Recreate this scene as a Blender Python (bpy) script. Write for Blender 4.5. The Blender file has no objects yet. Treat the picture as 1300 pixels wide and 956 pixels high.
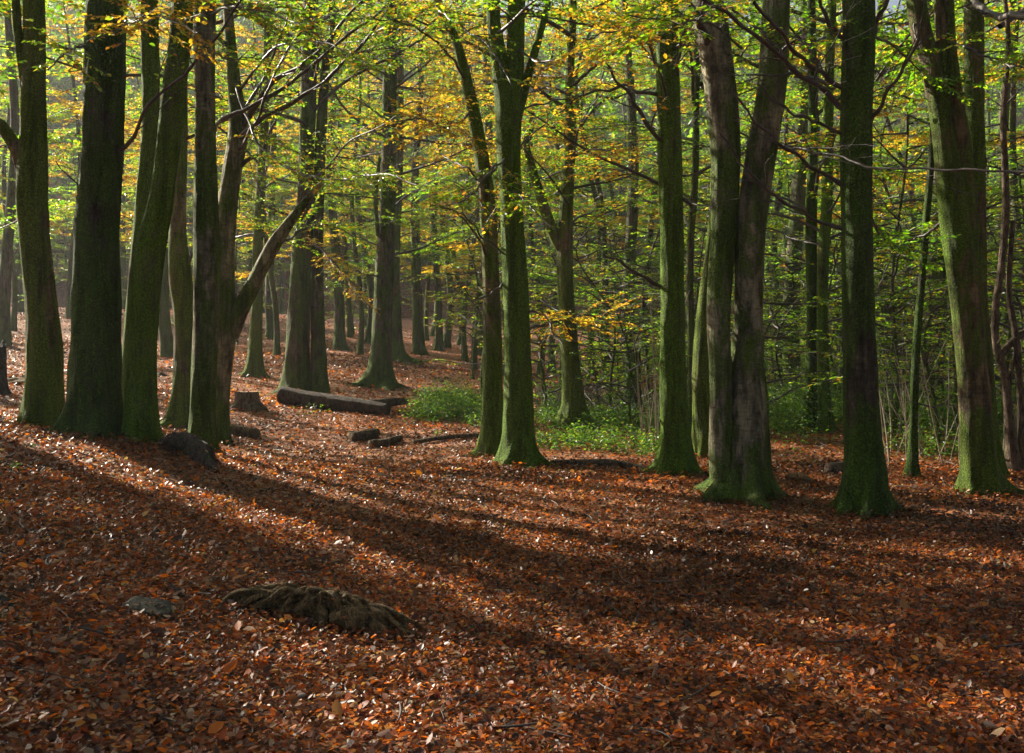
import bpy, math, random
import numpy as np
from mathutils import Vector, Matrix

random.seed(7)
rng = np.random.default_rng(7)
S = bpy.context.scene
COL = S.collection

# ------------------------------------------------------------------ camera, sky, sun, exposure
F = 1264.0; CX = 650.0; HY = 433.0; CH = 1.7          # focal length and horizon in pixels of the 1300 px photo, eye height
cam_data = bpy.data.cameras.new('camera'); cam = bpy.data.objects.new('camera', cam_data); COL.objects.link(cam)
cam_data.sensor_width = 36; cam_data.lens = 36 * F / 1300
cam_data.shift_y = -(478 - HY) / 1300
cam_data.clip_start = 0.05; cam_data.clip_end = 2000
cam.location = (0, 0, CH); cam.rotation_euler = (math.radians(90), 0, 0)
S.camera = cam

SUN_AZ = math.radians(-52)      # from +Y towards -X: behind and to the left
SUN_EL = math.radians(29)
sdir = Vector((math.sin(SUN_AZ) * math.cos(SUN_EL), math.cos(SUN_AZ) * math.cos(SUN_EL), math.sin(SUN_EL)))
world = bpy.data.worlds.new('World'); S.world = world; world.use_nodes = True
wn = world.node_tree; bg = wn.nodes['Background']
sky = wn.nodes.new('ShaderNodeTexSky'); sky.sky_type = 'NISHITA'; sky.sun_disc = False
sky.sun_elevation = SUN_EL; sky.sun_rotation = SUN_AZ; sky.air_density = 0.7; sky.dust_density = 4.0; sky.ozone_density = 0.5
wn.links.new(sky.outputs[0], bg.inputs[0]); bg.inputs[1].default_value = 0.05
sun_data = bpy.data.lights.new('sun', 'SUN'); sun_data.energy = 5.0; sun_data.angle = math.radians(0.53)
sun_data.color = (1.0, 0.90, 0.74)
sun = bpy.data.objects.new('sun', sun_data); COL.objects.link(sun)
sun.rotation_euler = sdir.to_track_quat('Z', 'Y').to_euler(); sun.location = (0, 0, 30)
S.view_settings.view_transform = 'Standard'; S.view_settings.look = 'None'
S.view_settings.exposure = 1.55; S.view_settings.gamma = 1.0; S.view_settings.use_curve_mapping = False
S.cycles.max_bounces = 5; S.cycles.diffuse_bounces = 2; S.cycles.glossy_bounces = 2
S.cycles.transmission_bounces = 4; S.cycles.volume_bounces = 0; S.cycles.transparent_max_bounces = 4
S.cycles.use_denoising = True
S.cycles.caustics_reflective = False; S.cycles.caustics_refractive = False

# ------------------------------------------------------------------ materials
def mat(name):
    m = bpy.data.materials.new(name); m.use_nodes = True
    nt = m.node_tree; b = nt.nodes['Principled BSDF']
    return m, nt, b
def ramp(nt, stops, interp='LINEAR'):
    r = nt.nodes.new('ShaderNodeValToRGB'); e = r.color_ramp.elements; r.color_ramp.interpolation = interp
    while len(e) < len(stops): e.new(0.5)
    for i, (p, c) in enumerate(stops): e[i].position = p; e[i].color = (*c, 1) if len(c) == 3 else c
    return r
def noise(nt, co, scale, detail=6, rough=0.6, dist=0.0):
    n = nt.nodes.new('ShaderNodeTexNoise'); n.inputs['Scale'].default_value = scale
    n.inputs['Detail'].default_value = detail; n.inputs['Roughness'].default_value = rough
    n.inputs['Distortion'].default_value = dist
    nt.links.new(co, n.inputs['Vector']); return n
def mapping(nt, co, scale):
    n = nt.nodes.new('ShaderNodeMapping'); n.inputs['Scale'].default_value = scale
    nt.links.new(co, n.inputs['Vector']); return n.outputs[0]
def mathn(nt, op, a, b=None, clamp=False):
    n = nt.nodes.new('ShaderNodeMath'); n.operation = op; n.use_clamp = clamp
    for i, v in enumerate((a, b)):
        if v is None: continue
        if isinstance(v, (int, float)): n.inputs[i].default_value = v
        else: nt.links.new(v, n.inputs[i])
    return n.outputs[0]
def mixc(nt, fac, a, b):
    n = nt.nodes.new('ShaderNodeMix'); n.data_type = 'RGBA'
    for k, v in ((0, fac), (6, a), (7, b)):
        if isinstance(v, (int, float)): n.inputs[k].default_value = v
        elif isinstance(v, tuple): n.inputs[k].default_value = (*v, 1)
        else: nt.links.new(v, n.inputs[k])
    return n.outputs[2]

def bark(name, base, dark, moss, amount, lichen=0.25, foot=0.13, fiss=0.6, sc=1.0):
    """beech bark: grey-brown skin, blotches, fissures, moss that thickens towards the ground"""
    m, nt, b = mat(name)
    tc = nt.nodes.new('ShaderNodeTexCoord'); co = tc.outputs['Object']
    info = nt.nodes.new('ShaderNodeObjectInfo')
    off = nt.nodes.new('ShaderNodeVectorMath'); off.operation = 'ADD'
    cx = nt.nodes.new('ShaderNodeCombineXYZ'); nt.links.new(mathn(nt, 'MULTIPLY', info.outputs['Random'], 37.0), cx.inputs[0])
    nt.links.new(mathn(nt, 'MULTIPLY', info.outputs['Random'], 91.0), cx.inputs[2])
    nt.links.new(co, off.inputs[0]); nt.links.new(cx.outputs[0], off.inputs[1]); v = off.outputs[0] if sc == 1 else mapping(nt, off.outputs[0], (sc, sc, sc))
    n1 = noise(nt, mapping(nt, v, (3, 3, 1.2)), 2.2, 8, 0.62)
    n2 = noise(nt, mapping(nt, v, (1, 1, 0.16)), 30, 5, 0.7, 0.5)     # vertical fissures
    n3 = noise(nt, mapping(nt, v, (1, 1, 4)), 9, 3, 0.6)            # horizontal beech wrinkles
    c1 = ramp(nt, [(0.33, dark), (0.5, base), (0.68, tuple(min(1, k * 1.45) for k in base))]); nt.links.new(n1.outputs[0], c1.inputs[0])
    fis = ramp(nt, [(0.38, (0.30,) * 3), (0.52, (1,) * 3)]); nt.links.new(n2.outputs[0], fis.inputs[0])
    mul = nt.nodes.new('ShaderNodeMix'); mul.data_type = 'RGBA'; mul.blend_type = 'MULTIPLY'; mul.inputs[0].default_value = fiss
    nt.links.new(c1.outputs[0], mul.inputs[6]); nt.links.new(fis.outputs[0], mul.inputs[7])
    ln = noise(nt, v, 14, 4, 0.55)
    lr = ramp(nt, [(0.60, (0, 0, 0)), (0.66, (1, 1, 1))]); nt.links.new(ln.outputs[0], lr.inputs[0])
    sn = noise(nt, mapping(nt, v, (1, 1, 3.5)), 4.5, 6, 0.75, 0.8)      # dark scars and wet streaks
    sr = ramp(nt, [(0.60, (1,) * 3), (0.66, (.35,) * 3)]); nt.links.new(sn.outputs[0], sr.inputs[0])
    mu2 = nt.nodes.new('ShaderNodeMix'); mu2.data_type = 'RGBA'; mu2.blend_type = 'MULTIPLY'; mu2.inputs[0].default_value = 0.9
    nt.links.new(mul.outputs[2], mu2.inputs[6]); nt.links.new(sr.outputs[0], mu2.inputs[7])
    w3 = ramp(nt, [(0.38, (.6,) * 3), (0.55, (1.1,) * 3)]); nt.links.new(n3.outputs[0], w3.inputs[0])
    mul = nt.nodes.new('ShaderNodeMix'); mul.data_type = 'RGBA'; mul.blend_type = 'MULTIPLY'; mul.inputs[0].default_value = 0.6
    nt.links.new(mu2.outputs[2], mul.inputs[6]); nt.links.new(w3.outputs[0], mul.inputs[7])
    lich = mixc(nt, mathn(nt, 'MULTIPLY', lr.outputs[0], lichen), mul.outputs[2], (0.24, 0.25, 0.18))
    sep = nt.nodes.new('ShaderNodeSeparateXYZ'); nt.links.new(co, sep.inputs[0])
    hgt = nt.nodes.new('ShaderNodeMapRange'); nt.links.new(sep.outputs[2], hgt.inputs[0])
    hgt.inputs[1].default_value = 0.0; hgt.inputs[2].default_value = 1.1; hgt.inputs[3].default_value = foot; hgt.inputs[4].default_value = 0.0
    mn = noise(nt, mapping(nt, v, (1, 1, 0.42)), 3.6, 12, 0.72, 0.4)
    ml = noise(nt, mapping(nt, v, (1, 1, 0.5)), 1.1, 3, 0.5)
    mv = mathn(nt, 'ADD', mathn(nt, 'MULTIPLY', mn.outputs[0], 0.62), mathn(nt, 'MULTIPLY', ml.outputs[0], 0.38)); mv = mathn(nt, 'ADD', mv, hgt.outputs[0])
    mr = ramp(nt, [(0.655 - amount * 0.34, (0, 0, 0)), (0.675 - amount * 0.34, (.6, .6, .6)), (0.74 - amount * 0.33, (1, 1, 1))]); nt.links.new(mv, mr.inputs[0])
    mc = noise(nt, v, 55, 3, 0.7)
    mcr = ramp(nt, [(0.32, tuple(k * 0.30 for k in moss)), (0.52, moss), (0.68, tuple(min(1, k * 2.1) for k in moss))]); nt.links.new(mc.outputs[0], mcr.inputs[0])
    col = mixc(nt, mathn(nt, 'MULTIPLY', mr.outputs[0], 0.95), lich, mcr.outputs[0])
    st = ramp(nt, [(0.40, (.42,) * 3), (0.52, (1,) * 3), (0.7, (1.25,) * 3)]); nt.links.new(noise(nt, mapping(nt, v, (1, 1, 0.12)), 9, 6, 0.7, 0.6).outputs[0], st.inputs[0])
    mu3 = nt.nodes.new('ShaderNodeMix'); mu3.data_type = 'RGBA'; mu3.blend_type = 'MULTIPLY'; mu3.inputs[0].default_value = 0.75
    nt.links.new(col, mu3.inputs[6]); nt.links.new(st.outputs[0], mu3.inputs[7]); col = mu3.outputs[2]
    nt.links.new(col, b.inputs['Base Color'])
    b.inputs['Roughness'].default_value = 0.82; b.inputs['Specular IOR Level'].default_value = 0.25
    h = mathn(nt, 'ADD', mathn(nt, 'MULTIPLY', n2.outputs[0], fiss), mathn(nt, 'MULTIPLY', n3.outputs[0], 0.25))
    h = mathn(nt, 'ADD', h, mathn(nt, 'MULTIPLY', mathn(nt, 'MULTIPLY', mc.outputs[0], mr.outputs[0]), 0.9))
    h = mathn(nt, 'ADD', h, mathn(nt, 'MULTIPLY', n1.outputs[0], 1.0))
    bu = nt.nodes.new('ShaderNodeBump'); bu.inputs['Strength'].default_value = 1.0; bu.inputs['Distance'].default_value = 0.05
    nt.links.new(h, bu.inputs['Height']); nt.links.new(bu.outputs[0], b.inputs['Normal'])
    return m
M = {}
M['mossy'] = bark('mossy bark', (0.15, 0.12, 0.065), (0.040, 0.031, 0.018), (0.105, 0.205, 0.005), 0.76)
M['dark'] = bark('dark mossy bark', (0.075, 0.062, 0.038), (0.020, 0.017, 0.012), (0.055, 0.118, 0.005), 0.72)
M['olive'] = bark('olive bark', (0.19, 0.15, 0.075), (0.065, 0.050, 0.026), (0.115, 0.185, 0.006), 0.64)
M['grey'] = bark('grey beech bark', (0.27, 0.245, 0.15), (0.070, 0.060, 0.038), (0.080, 0.155, 0.005), 0.50, 0.6)
M['brown'] = bark('brown bark', (0.17, 0.125, 0.055), (0.055, 0.038, 0.018), (0.085, 0.155, 0.005), 0.60)
M['far'] = bark('distant grey bark', (0.13, 0.115, 0.07), (0.05, 0.045, 0.028), (0.080, 0.14, 0.008), 0.54)
M['deadwood'] = bark('weathered dead wood', (0.21, 0.155, 0.10), (0.06, 0.044, 0.03), (0.045, 0.07, 0.012), 0.12, foot=0, fiss=.9, sc=3.0)
M['mosswood'] = bark('rotten mossy wood', (0.36, 0.24, 0.10), (0.10, 0.066, 0.030), (0.055, 0.090, 0.006), 0.26, foot=0, fiss=.9, sc=3.0)
M['darkwood'] = bark('dark wet log', (0.10, 0.070, 0.045), (0.028, 0.020, 0.015), (0.045, 0.07, 0.008), 0.15, foot=0, fiss=.9, sc=2.0)
M['rootwood'] = bark('dark mossy root', (0.13, 0.10, 0.075), (0.03, 0.025, 0.02), (0.05, 0.10, 0.008), 0.35, foot=0, fiss=.9, sc=3.0)
M['burnt'] = bark('black wet wood', (0.045, 0.043, 0.042), (0.012, 0.012, 0.012), (0.03, 0.06, 0.01), 0.20, 0.5, foot=0, fiss=.9, sc=3.0)

def twigmat(name, c):
    m, nt, b = mat(name)
    tc = nt.nodes.new('ShaderNodeTexCoord'); n = noise(nt, tc.outputs['Object'], 12, 4)
    r = ramp(nt, [(0.3, tuple(k * 0.5 for k in c)), (0.7, tuple(k * 1.3 for k in c))]); nt.links.new(n.outputs[0], r.inputs[0])
    nt.links.new(r.outputs[0], b.inputs['Base Color']); b.inputs['Roughness'].default_value = 0.5
    bu = nt.nodes.new('ShaderNodeBump'); bu.inputs['Strength'].default_value = 0.5; bu.inputs['Distance'].default_value = 0.01
    nt.links.new(n.outputs[0], bu.inputs['Height']); nt.links.new(bu.outputs[0], b.inputs['Normal'])
    return m
M['twig'] = twigmat('branch bark', (0.062, 0.050, 0.043))
M['palestick'] = twigmat('pale dry stem', (0.30, 0.25, 0.18))

def leafmat(name, trans=0.5, gloss=0.4, tint=1.0, spec=0.5):
    m, nt, b = mat(name)
    at = nt.nodes.new('ShaderNodeAttribute'); at.attribute_name = 'Col'
    nt.links.new(at.outputs['Color'], b.inputs['Base Color'])
    b.inputs['Roughness'].default_value = gloss; b.inputs['Specular IOR Level'].default_value = spec
    tr = nt.nodes.new('ShaderNodeBsdfTranslucent')
    g = nt.nodes.new('ShaderNodeMix'); g.data_type = 'RGBA'; g.blend_type = 'MULTIPLY'; g.inputs[0].default_value = 1
    nt.links.new(at.outputs['Color'], g.inputs[6]); g.inputs[7].default_value = (1.35 * tint, 1.2 * tint, 0.55 * tint, 1)
    nt.links.new(g.outputs[2], tr.inputs[0])
    mx = nt.nodes.new('ShaderNodeMixShader'); mx.inputs[0].default_value = trans
    nt.links.new(b.outputs[0], mx.inputs[1]); nt.links.new(tr.outputs[0], mx.inputs[2])
    nt.links.new(mx.outputs[0], nt.nodes['Material Output'].inputs['Surface'])
    return m
M['leaf'] = leafmat('beech leaves', 0.6, 0.38, 1.6)
M['litter'] = leafmat('fallen leaves', 0.28, 0.42, 1.7, 0.33)
M['herb'] = leafmat('green undergrowth', 0.55, 0.4, 1.5)

m, nt, b = mat('leaf mould')
tc = nt.nodes.new('ShaderNodeTexCoord')
vo = nt.nodes.new('ShaderNodeTexVoronoi'); vo.inputs['Scale'].default_value = 15; nt.links.new(tc.outputs['Object'], vo.inputs['Vector'])
vr = nt.nodes.new('ShaderNodeSeparateColor'); nt.links.new(vo.outputs['Color'], vr.inputs[0])
r = ramp(nt, [(0.0, (0.04, 0.018, 0.011)), (0.22, (0.12, 0.042, 0.018)), (0.5, (0.27, 0.080, 0.024)), (0.8, (0.42, 0.14, 0.03)), (1.0, (0.42, 0.27, 0.15))])
nt.links.new(vr.outputs[0], r.inputs[0])
n1 = noise(nt, tc.outputs['Object'], 0.5, 5)
rr = ramp(nt, [(0.35, (0.55,) * 3), (0.65, (1,) * 3)]); nt.links.new(n1.outputs[0], rr.inputs[0])
mu = nt.nodes.new('ShaderNodeMix'); mu.data_type = 'RGBA'; mu.blend_type = 'MULTIPLY'; mu.inputs[0].default_value = 0.7
nt.links.new(r.outputs[0], mu.inputs[6]); nt.links.new(rr.outputs[0], mu.inputs[7])
nt.links.new(mu.outputs[2], b.inputs['Base Color']); b.inputs['Roughness'].default_value = 0.6
bu = nt.nodes.new('ShaderNodeBump'); bu.inputs['Strength'].default_value = 1.0; bu.inputs['Distance'].default_value = 0.06
nt.links.new(vr.outputs[1], bu.inputs['Height']); nt.links.new(bu.outputs[0], b.inputs['Normal'])
M['ground'] = m

m, nt, b = mat('mossy stone')
tc = nt.nodes.new('ShaderNodeTexCoord'); n1 = noise(nt, tc.outputs['Object'], 22, 12, .75)
r = ramp(nt, [(0.35, (0.025, 0.024, 0.016)), (0.52, (0.065, 0.060, 0.035)), (0.62, (0.035, 0.055, 0.012))]); nt.links.new(n1.outputs[0], r.inputs[0])
nt.links.new(r.outputs[0], b.inputs['Base Color']); b.inputs['Roughness'].default_value = 0.85
bu = nt.nodes.new('ShaderNodeBump'); bu.inputs['Strength'].default_value = 0.7; bu.inputs['Distance'].default_value = 0.03
nt.links.new(n1.outputs[0], bu.inputs['Height']); nt.links.new(bu.outputs[0], b.inputs['Normal'])
M['stone'] = m
m, nt, b = mat('sawn wood face')
tc = nt.nodes.new('ShaderNodeTexCoord'); n1 = noise(nt, tc.outputs['Object'], 25, 5)
r = ramp(nt, [(0.3, (0.08, 0.05, 0.03)), (0.7, (0.25, 0.16, 0.09))]); nt.links.new(n1.outputs[0], r.inputs[0])
nt.links.new(r.outputs[0], b.inputs['Base Color']); b.inputs['Roughness'].default_value = 0.8
M['cut'] = m

# ------------------------------------------------------------------ helpers
def new_mesh(name, V, Q, material, colors=None, smooth=True):
    V = np.asarray(V, np.float32); Q = np.asarray(Q, np.int32)
    me = bpy.data.meshes.new(name)
    me.vertices.add(len(V)); me.vertices.foreach_set('co', V.ravel())
    k = Q.shape[1]
    me.loops.add(Q.size); me.loops.foreach_set('vertex_index', Q.ravel())
    me.polygons.add(len(Q)); me.polygons.foreach_set('loop_start', np.arange(0, Q.size, k, dtype=np.int32))
    me.polygons.foreach_set('use_smooth', np.full(len(Q), smooth))
    if colors is not None:
        a = me.color_attributes.new('Col', 'FLOAT_COLOR', 'POINT')
        c = np.ones((len(V), 4), np.float32); c[:, :3] = colors; a.data.foreach_set('color', c.ravel())
    me.update(calc_edges=True); me.materials.append(material)
    return me
def link(name, me, parent=None, loc=None):
    o = bpy.data.objects.new(name, me); COL.objects.link(o)
    if parent is not None: o.parent = parent
    if loc is not None: o.location = loc
    return o
def tag(o, label=None, cat=None, group=None, kind=None):
    if label: o['label'] = label
    if cat: o['category'] = cat
    if group: o['group'] = group
    if kind: o['kind'] = kind
    return o
def empty(name, loc):
    o = bpy.data.objects.new(name, None); COL.objects.link(o); o.location = loc; o.empty_display_size = 0.3
    return o
def P(px, py, d): return np.array([(px - CX) / F * d, d, CH - (py - HY) / F * d])

def wob(x, y, seed=0):
    r = np.random.default_rng(100 + seed); t = 0
    for k in range(7):
        f = 0.35 * 1.75 ** k; a = r.uniform(0, 6.28); p = r.uniform(0, 6.28)
        t = t + np.sin(f * (x * math.cos(a) + y * math.sin(a)) + p + 1.3 * np.sin(f * 0.6 * (y * math.cos(a) - x * math.sin(a)) + p * 2)) / 1.5 ** k
    return t

# ------------------------------------------------------------------ terrain
cp = []
def pt(px, py, d): cp.append(P(px, py, d))
for x in (-0.5, 1.5, 3.5, 6, 10):
    for y in (2, 5, 8, 11, 14, 17): cp.append(np.array([x, y, 0.0]))
for y, z in ((2, .25), (4, .32), (6, .45), (8, .58), (11, .72), (13, .60)): cp.append(np.array([-0.514 * y, y, z]))
pt(30, 530, 16); pt(30, 480, 24); pt(30, 440, 35); pt(30, 399, 50)
cp.append(np.array([-36, 70, 3.9])); cp.append(np.array([-46, 90, 4.3]))
pt(260, 597, 10.5); cp.append(np.array([-2.0, 6.6, .28])); cp.append(np.array([-1.3, 4.5, .14])); pt(290, 586, 13); pt(125, 563, 11.5); pt(160, 545, 14.5)
pt(190, 567, 11.3); pt(285, 565, 15.3); pt(310, 517, 21); pt(305, 556, 17); pt(435, 524, 21.5); pt(385, 503, 24); pt(322, 477, 28); pt(228, 540, 17.5)
pt(480, 490, 28); pt(502, 458, 38); pt(440, 411, 60); pt(250, 398, 55); pt(590, 440, 55); pt(600, 470, 40); pt(740, 484, 36); pt(760, 450, 50)
pt(720, 541, 20.1); pt(1030, 552, 18.4); pt(985, 466, 45); pt(1250, 480, 45); pt(1250, 545, 18.5); pt(850, 520, 26)
for x, y, z in ((-30, 5, 2.5), (-12, 6, 1.3), (-14, 14, 1.2), (-26, 20, 2.2), (-30, 38, 3.4), (-90, 40, 7), (-90, 100, 8), (20, 10, 0), (30, 30, .3), (60, 60, 1.5), (90, 20, 0),
                (0, 85, 3.6), (40, 90, 2.6), (-40, 130, 5.5), (10, 130, 5), (90, 130, 4), (0, -10, 0), (-30, -10, 2), (30, -10, -.2), (-130, 180, 9), (130, 180, 6), (0, 180, 7)):
    cp.append(np.array([x, y, z], float))
cp = np.array(cp)
def U(r2): return 0.5 * r2 * np.log(r2 + 1e-9)
n = len(cp)
K = U(((cp[:, None, :2] - cp[None, :, :2]) ** 2).sum(-1)) + np.eye(n) * 0.6
Pm = np.c_[np.ones(n), cp[:, :2]]
A = np.block([[K, Pm], [Pm.T, np.zeros((3, 3))]])
W = np.linalg.solve(A, np.r_[cp[:, 2], 0, 0, 0])
def H0(x, y):
    x = np.asarray(x, float); y = np.asarray(y, float); sh = np.broadcast(x, y).shape
    xf = np.broadcast_to(x, sh).ravel(); yf = np.broadcast_to(y, sh).ravel(); z = np.empty(len(xf))
    for i in range(0, len(xf), 20000):
        a = xf[i:i + 20000]; c = yf[i:i + 20000]
        r2 = (a[:, None] - cp[None, :, 0]) ** 2 + (c[:, None] - cp[None, :, 1]) ** 2
        z[i:i + 20000] = U(r2) @ W[:n] + W[n] + W[n + 1] * a + W[n + 2] * c
    return z.reshape(sh)
def bumps(x, y): return 0.022 * wob(x * 1.4, y * 1.4, 3) + 0.010 * wob(x * 5, y * 5, 5)
def axis(a, b, c0, step, grow):
    out = [c0]; s = step; v = c0
    while v < b: v += s; s *= grow; out.append(v)
    s = step; v = c0
    while v > a: v -= s; s *= grow; out.insert(0, v)
    return np.array(out)
gx = axis(-170, 170, -1, 0.13, 1.022); gy = np.r_[np.arange(-12, 3, 1.0), axis(3, 260, 8, 0.11, 1.016)[0:]]
gy = np.unique(np.round(gy, 3)); gy = gy[np.r_[True, np.diff(gy) > 0.02]]
GX, GY = np.meshgrid(gx, gy)
GZ = H0(GX, GY) + bumps(GX, GY)
GZ = GZ + np.clip(GY - 82, 0, 52) * 0.72 + np.where(GY > 82, wob(GX * .15, GY * .15, 12) * np.clip((GY - 82) / 20, 0, 1) * 2.0, 0)  # steep hill added behind the wood, shutting out the low sky light
from bisect import bisect
def H(x, y):
    x = np.asarray(x, float); y = np.asarray(y, float)
    i = np.clip(np.searchsorted(gx, x) - 1, 0, len(gx) - 2); j = np.clip(np.searchsorted(gy, y) - 1, 0, len(gy) - 2)
    u = np.clip((x - gx[i]) / (gx[i + 1] - gx[i]), 0, 1); v = np.clip((y - gy[j]) / (gy[j + 1] - gy[j]), 0, 1)
    return (GZ[j, i] * (1 - u) * (1 - v) + GZ[j, i + 1] * u * (1 - v) + GZ[j + 1, i] * (1 - u) * v + GZ[j + 1, i + 1] * u * v)
def hz(x, y): return float(H(x, y))
ny, nx = GX.shape
idx = np.arange(ny * nx).reshape(ny, nx)
Q = np.stack([idx[:-1, :-1], idx[:-1, 1:], idx[1:, 1:], idx[1:, :-1]], -1).reshape(-1, 4)
g = link('ground', new_mesh('ground', np.stack([GX, GY, GZ], -1).reshape(-1, 3), Q, M['ground'])); tag(g, kind='structure')
def hit(px, py, d0=4.0):
    d = np.arange(d0, 150, 0.05)
    z = CH - (py - HY) / F * d
    k = np.nonzero(z <= H((px - CX) / F * d, d))[0]
    return float(d[k[0]]) if len(k) else 60.0
def ground_at(px, py):
    d = hit(px, py); x = (px - CX) / F * d
    return np.array([x, d, hz(x, d)])

# ------------------------------------------------------------------ tubes, trunks, leaves
def catmull(pts, step):
    pts = np.asarray(pts, float)
    ext = np.vstack([2 * pts[0] - pts[1], pts, 2 * pts[-1] - pts[-2]]); out = []
    for i in range(1, len(ext) - 2):
        p0, p1, p2, p3 = ext[i - 1:i + 3]
        k = max(2, int(np.linalg.norm((p2 - p1)[:3]) / step))
        t = np.arange(k)[:, None] / k
        out.append(0.5 * ((2 * p1) + (-p0 + p2) * t + (2 * p0 - 5 * p1 + 4 * p2 - p3) * t ** 2 + (-p0 + 3 * p1 - 3 * p2 + p3) * t ** 3))
    out.append(pts[-1:])
    return np.vstack(out)
def frames(C):
    T = np.gradient(C, axis=0); T /= np.linalg.norm(T, axis=1)[:, None] + 1e-9
    a = np.array([1.0, 0, 0]) if abs(T[0, 0]) < 0.8 else np.array([0, 1.0, 0])
    A_ = np.empty_like(C); u = a - T[0] * (a @ T[0]); u /= np.linalg.norm(u); A_[0] = u
    for i in range(1, len(C)):
        u = A_[i - 1] - T[i] * (A_[i - 1] @ T[i]); A_[i] = u / (np.linalg.norm(u) + 1e-9)
    return A_, np.cross(T, A_)
def tube(C, R, seg, rmod=None, cap=False):
    C = np.asarray(C, float); n_ = len(C); A_, B_ = frames(C)
    th = np.linspace(0, 2 * math.pi, seg, endpoint=False)
    rad = np.asarray(R, float)[:, None] * np.ones(seg)[None, :]
    if rmod is not None: rad = rad * rmod
    V = C[:, None] + rad[..., None] * (np.cos(th)[None, :, None] * A_[:, None] + np.sin(th)[None, :, None] * B_[:, None])
    i = np.arange(n_ - 1)[:, None]; j = np.arange(seg)[None]; j2 = (j + 1) % seg
    Q = np.stack([i * seg + j, i * seg + j2, (i + 1) * seg + j2, (i + 1) * seg + j], -1).reshape(-1, 4)
    V = V.reshape(-1, 3)
    if cap:
        for e, k in ((0, 0), (n_ - 1, 1)):
            c = len(V); V = np.vstack([V, C[e][None]])
            jj = np.arange(0, seg, 2); a = e * seg + jj; b_ = e * seg + (jj + 1) % seg; c_ = e * seg + (jj + 2) % seg
            q = np.stack([np.full_like(a, c), c_, b_, a] if k == 0 else [np.full_like(a, c), a, b_, c_], -1)
            Q = np.vstack([Q, q])
    return V, Q
class Geo:
    def __init__(s): s.V = []; s.Q = []; s.n = 0
    def add(s, V, Q): s.V.append(V); s.Q.append(np.asarray(Q) + s.n); s.n += len(V)
    def arr(s): return np.vstack(s.V), np.vstack(s.Q)
def fBm(th, z, r, k0=3, oct_=4):
    t = 0
    for k in range(oct_):
        m_ = k0 + k * 2 + int(r.integers(0, 2)); t = t + np.sin(m_ * th + r.uniform(0, 6.28) + 1.1 * np.sin(z * (1.2 + 0.9 * k) + r.uniform(0, 6.28))) * np.sin(z * (0.8 + 1.3 * k) + r.uniform(0, 6.28)) / (1.0 + 0.8 * k)
    return t
def trunk_geo(pts, seed, seg=30, step=0.09, flare=0.9, lobes=6, rough=0.05, fh=0.28, z0=None):
    """pts rows: x, y, z, radius; local rings with root flare and lumps"""
    C = catmull(pts, step); r = np.random.default_rng(seed)
    th = np.linspace(0, 2 * math.pi, seg, endpoint=False)[None]; z = (C[:, 2] - pts[0][2])[:, None]
    mod = 1 + rough * fBm(th, z * 1.5, r, 2, 5) + rough * 0.25 * np.sin(11 * th + 3 * np.sin(z * 2.3)) 
    zr = float(z.max())
    for _ in range(int(3 + zr * 1.1)):          # knots, scars and hollows
        t0 = r.uniform(0, 6.28); z1 = r.uniform(.3, zr); sg = r.uniform(.12, .4); a = r.choice([-.10, .12, .16]) * r.uniform(.4, 1)
        mod = mod + a * np.exp(-((np.angle(np.exp(1j * (th - t0)))) / sg) ** 2 - ((z - z1) / r.uniform(.05, .22)) ** 2)
    if flare > 0:
        zz = np.maximum(z, 0)
        for q in range(lobes + 1):
            t0 = 6.283 * (q + r.uniform(-.3, .3)) / (lobes + 1); w_ = r.uniform(.13, .27); a = r.uniform(.35, 1.5)
            g_ = np.exp(-((np.angle(np.exp(1j * (th - t0 - .25 * np.sin(zz * 4 + q))))) / w_) ** 2)
            mod = mod + flare * a * g_ * (.85 * np.exp(-zz / (fh * .8)) + .9 * np.exp(-zz / .07)) + .07 * g_ * np.exp(-zz / (fh * 5))
        mod = mod + flare * .22 * np.exp(-zz / fh)
    return tube(C[:, :3], C[:, 3], seg, mod), C

def leaves_geo(Pp, D, Nn, s, wid=0.62, fold=0.10, curl=0.08):
    Pp, D, Nn = (np.asarray(a, float) for a in (Pp, D, Nn)); s = np.asarray(s, float)[:, None]
    D = D / (np.linalg.norm(D, axis=1)[:, None] + 1e-9)
    B_ = np.cross(Nn, D); B_ /= np.linalg.norm(B_, axis=1)[:, None] + 1e-9; Nn = np.cross(D, B_)
    fold = np.asarray(fold, float).reshape(-1, 1) if np.ndim(fold) else fold
    curl = np.asarray(curl, float).reshape(-1, 1) if np.ndim(curl) else curl
    w = s * wid / 2
    v = [Pp, Pp + D * s * .28 + B_ * w * .85 + Nn * s * fold, Pp + D * s * .68 + B_ * w * .78 + Nn * s * (fold - curl * .5), Pp + D * s - Nn * s * curl,
         Pp + D * s * .68 - B_ * w * .78 + Nn * s * (fold - curl * .5), Pp + D * s * .28 - B_ * w * .85 + Nn * s * fold]
    V = np.stack(v, 1).reshape(-1, 3); k = np.arange(len(Pp))[:, None] * 6
    Q = np.vstack([k + np.array([[0, 1, 2, 3]]), k + np.array([[0, 3, 4, 5]])])
    return V, Q
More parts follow.
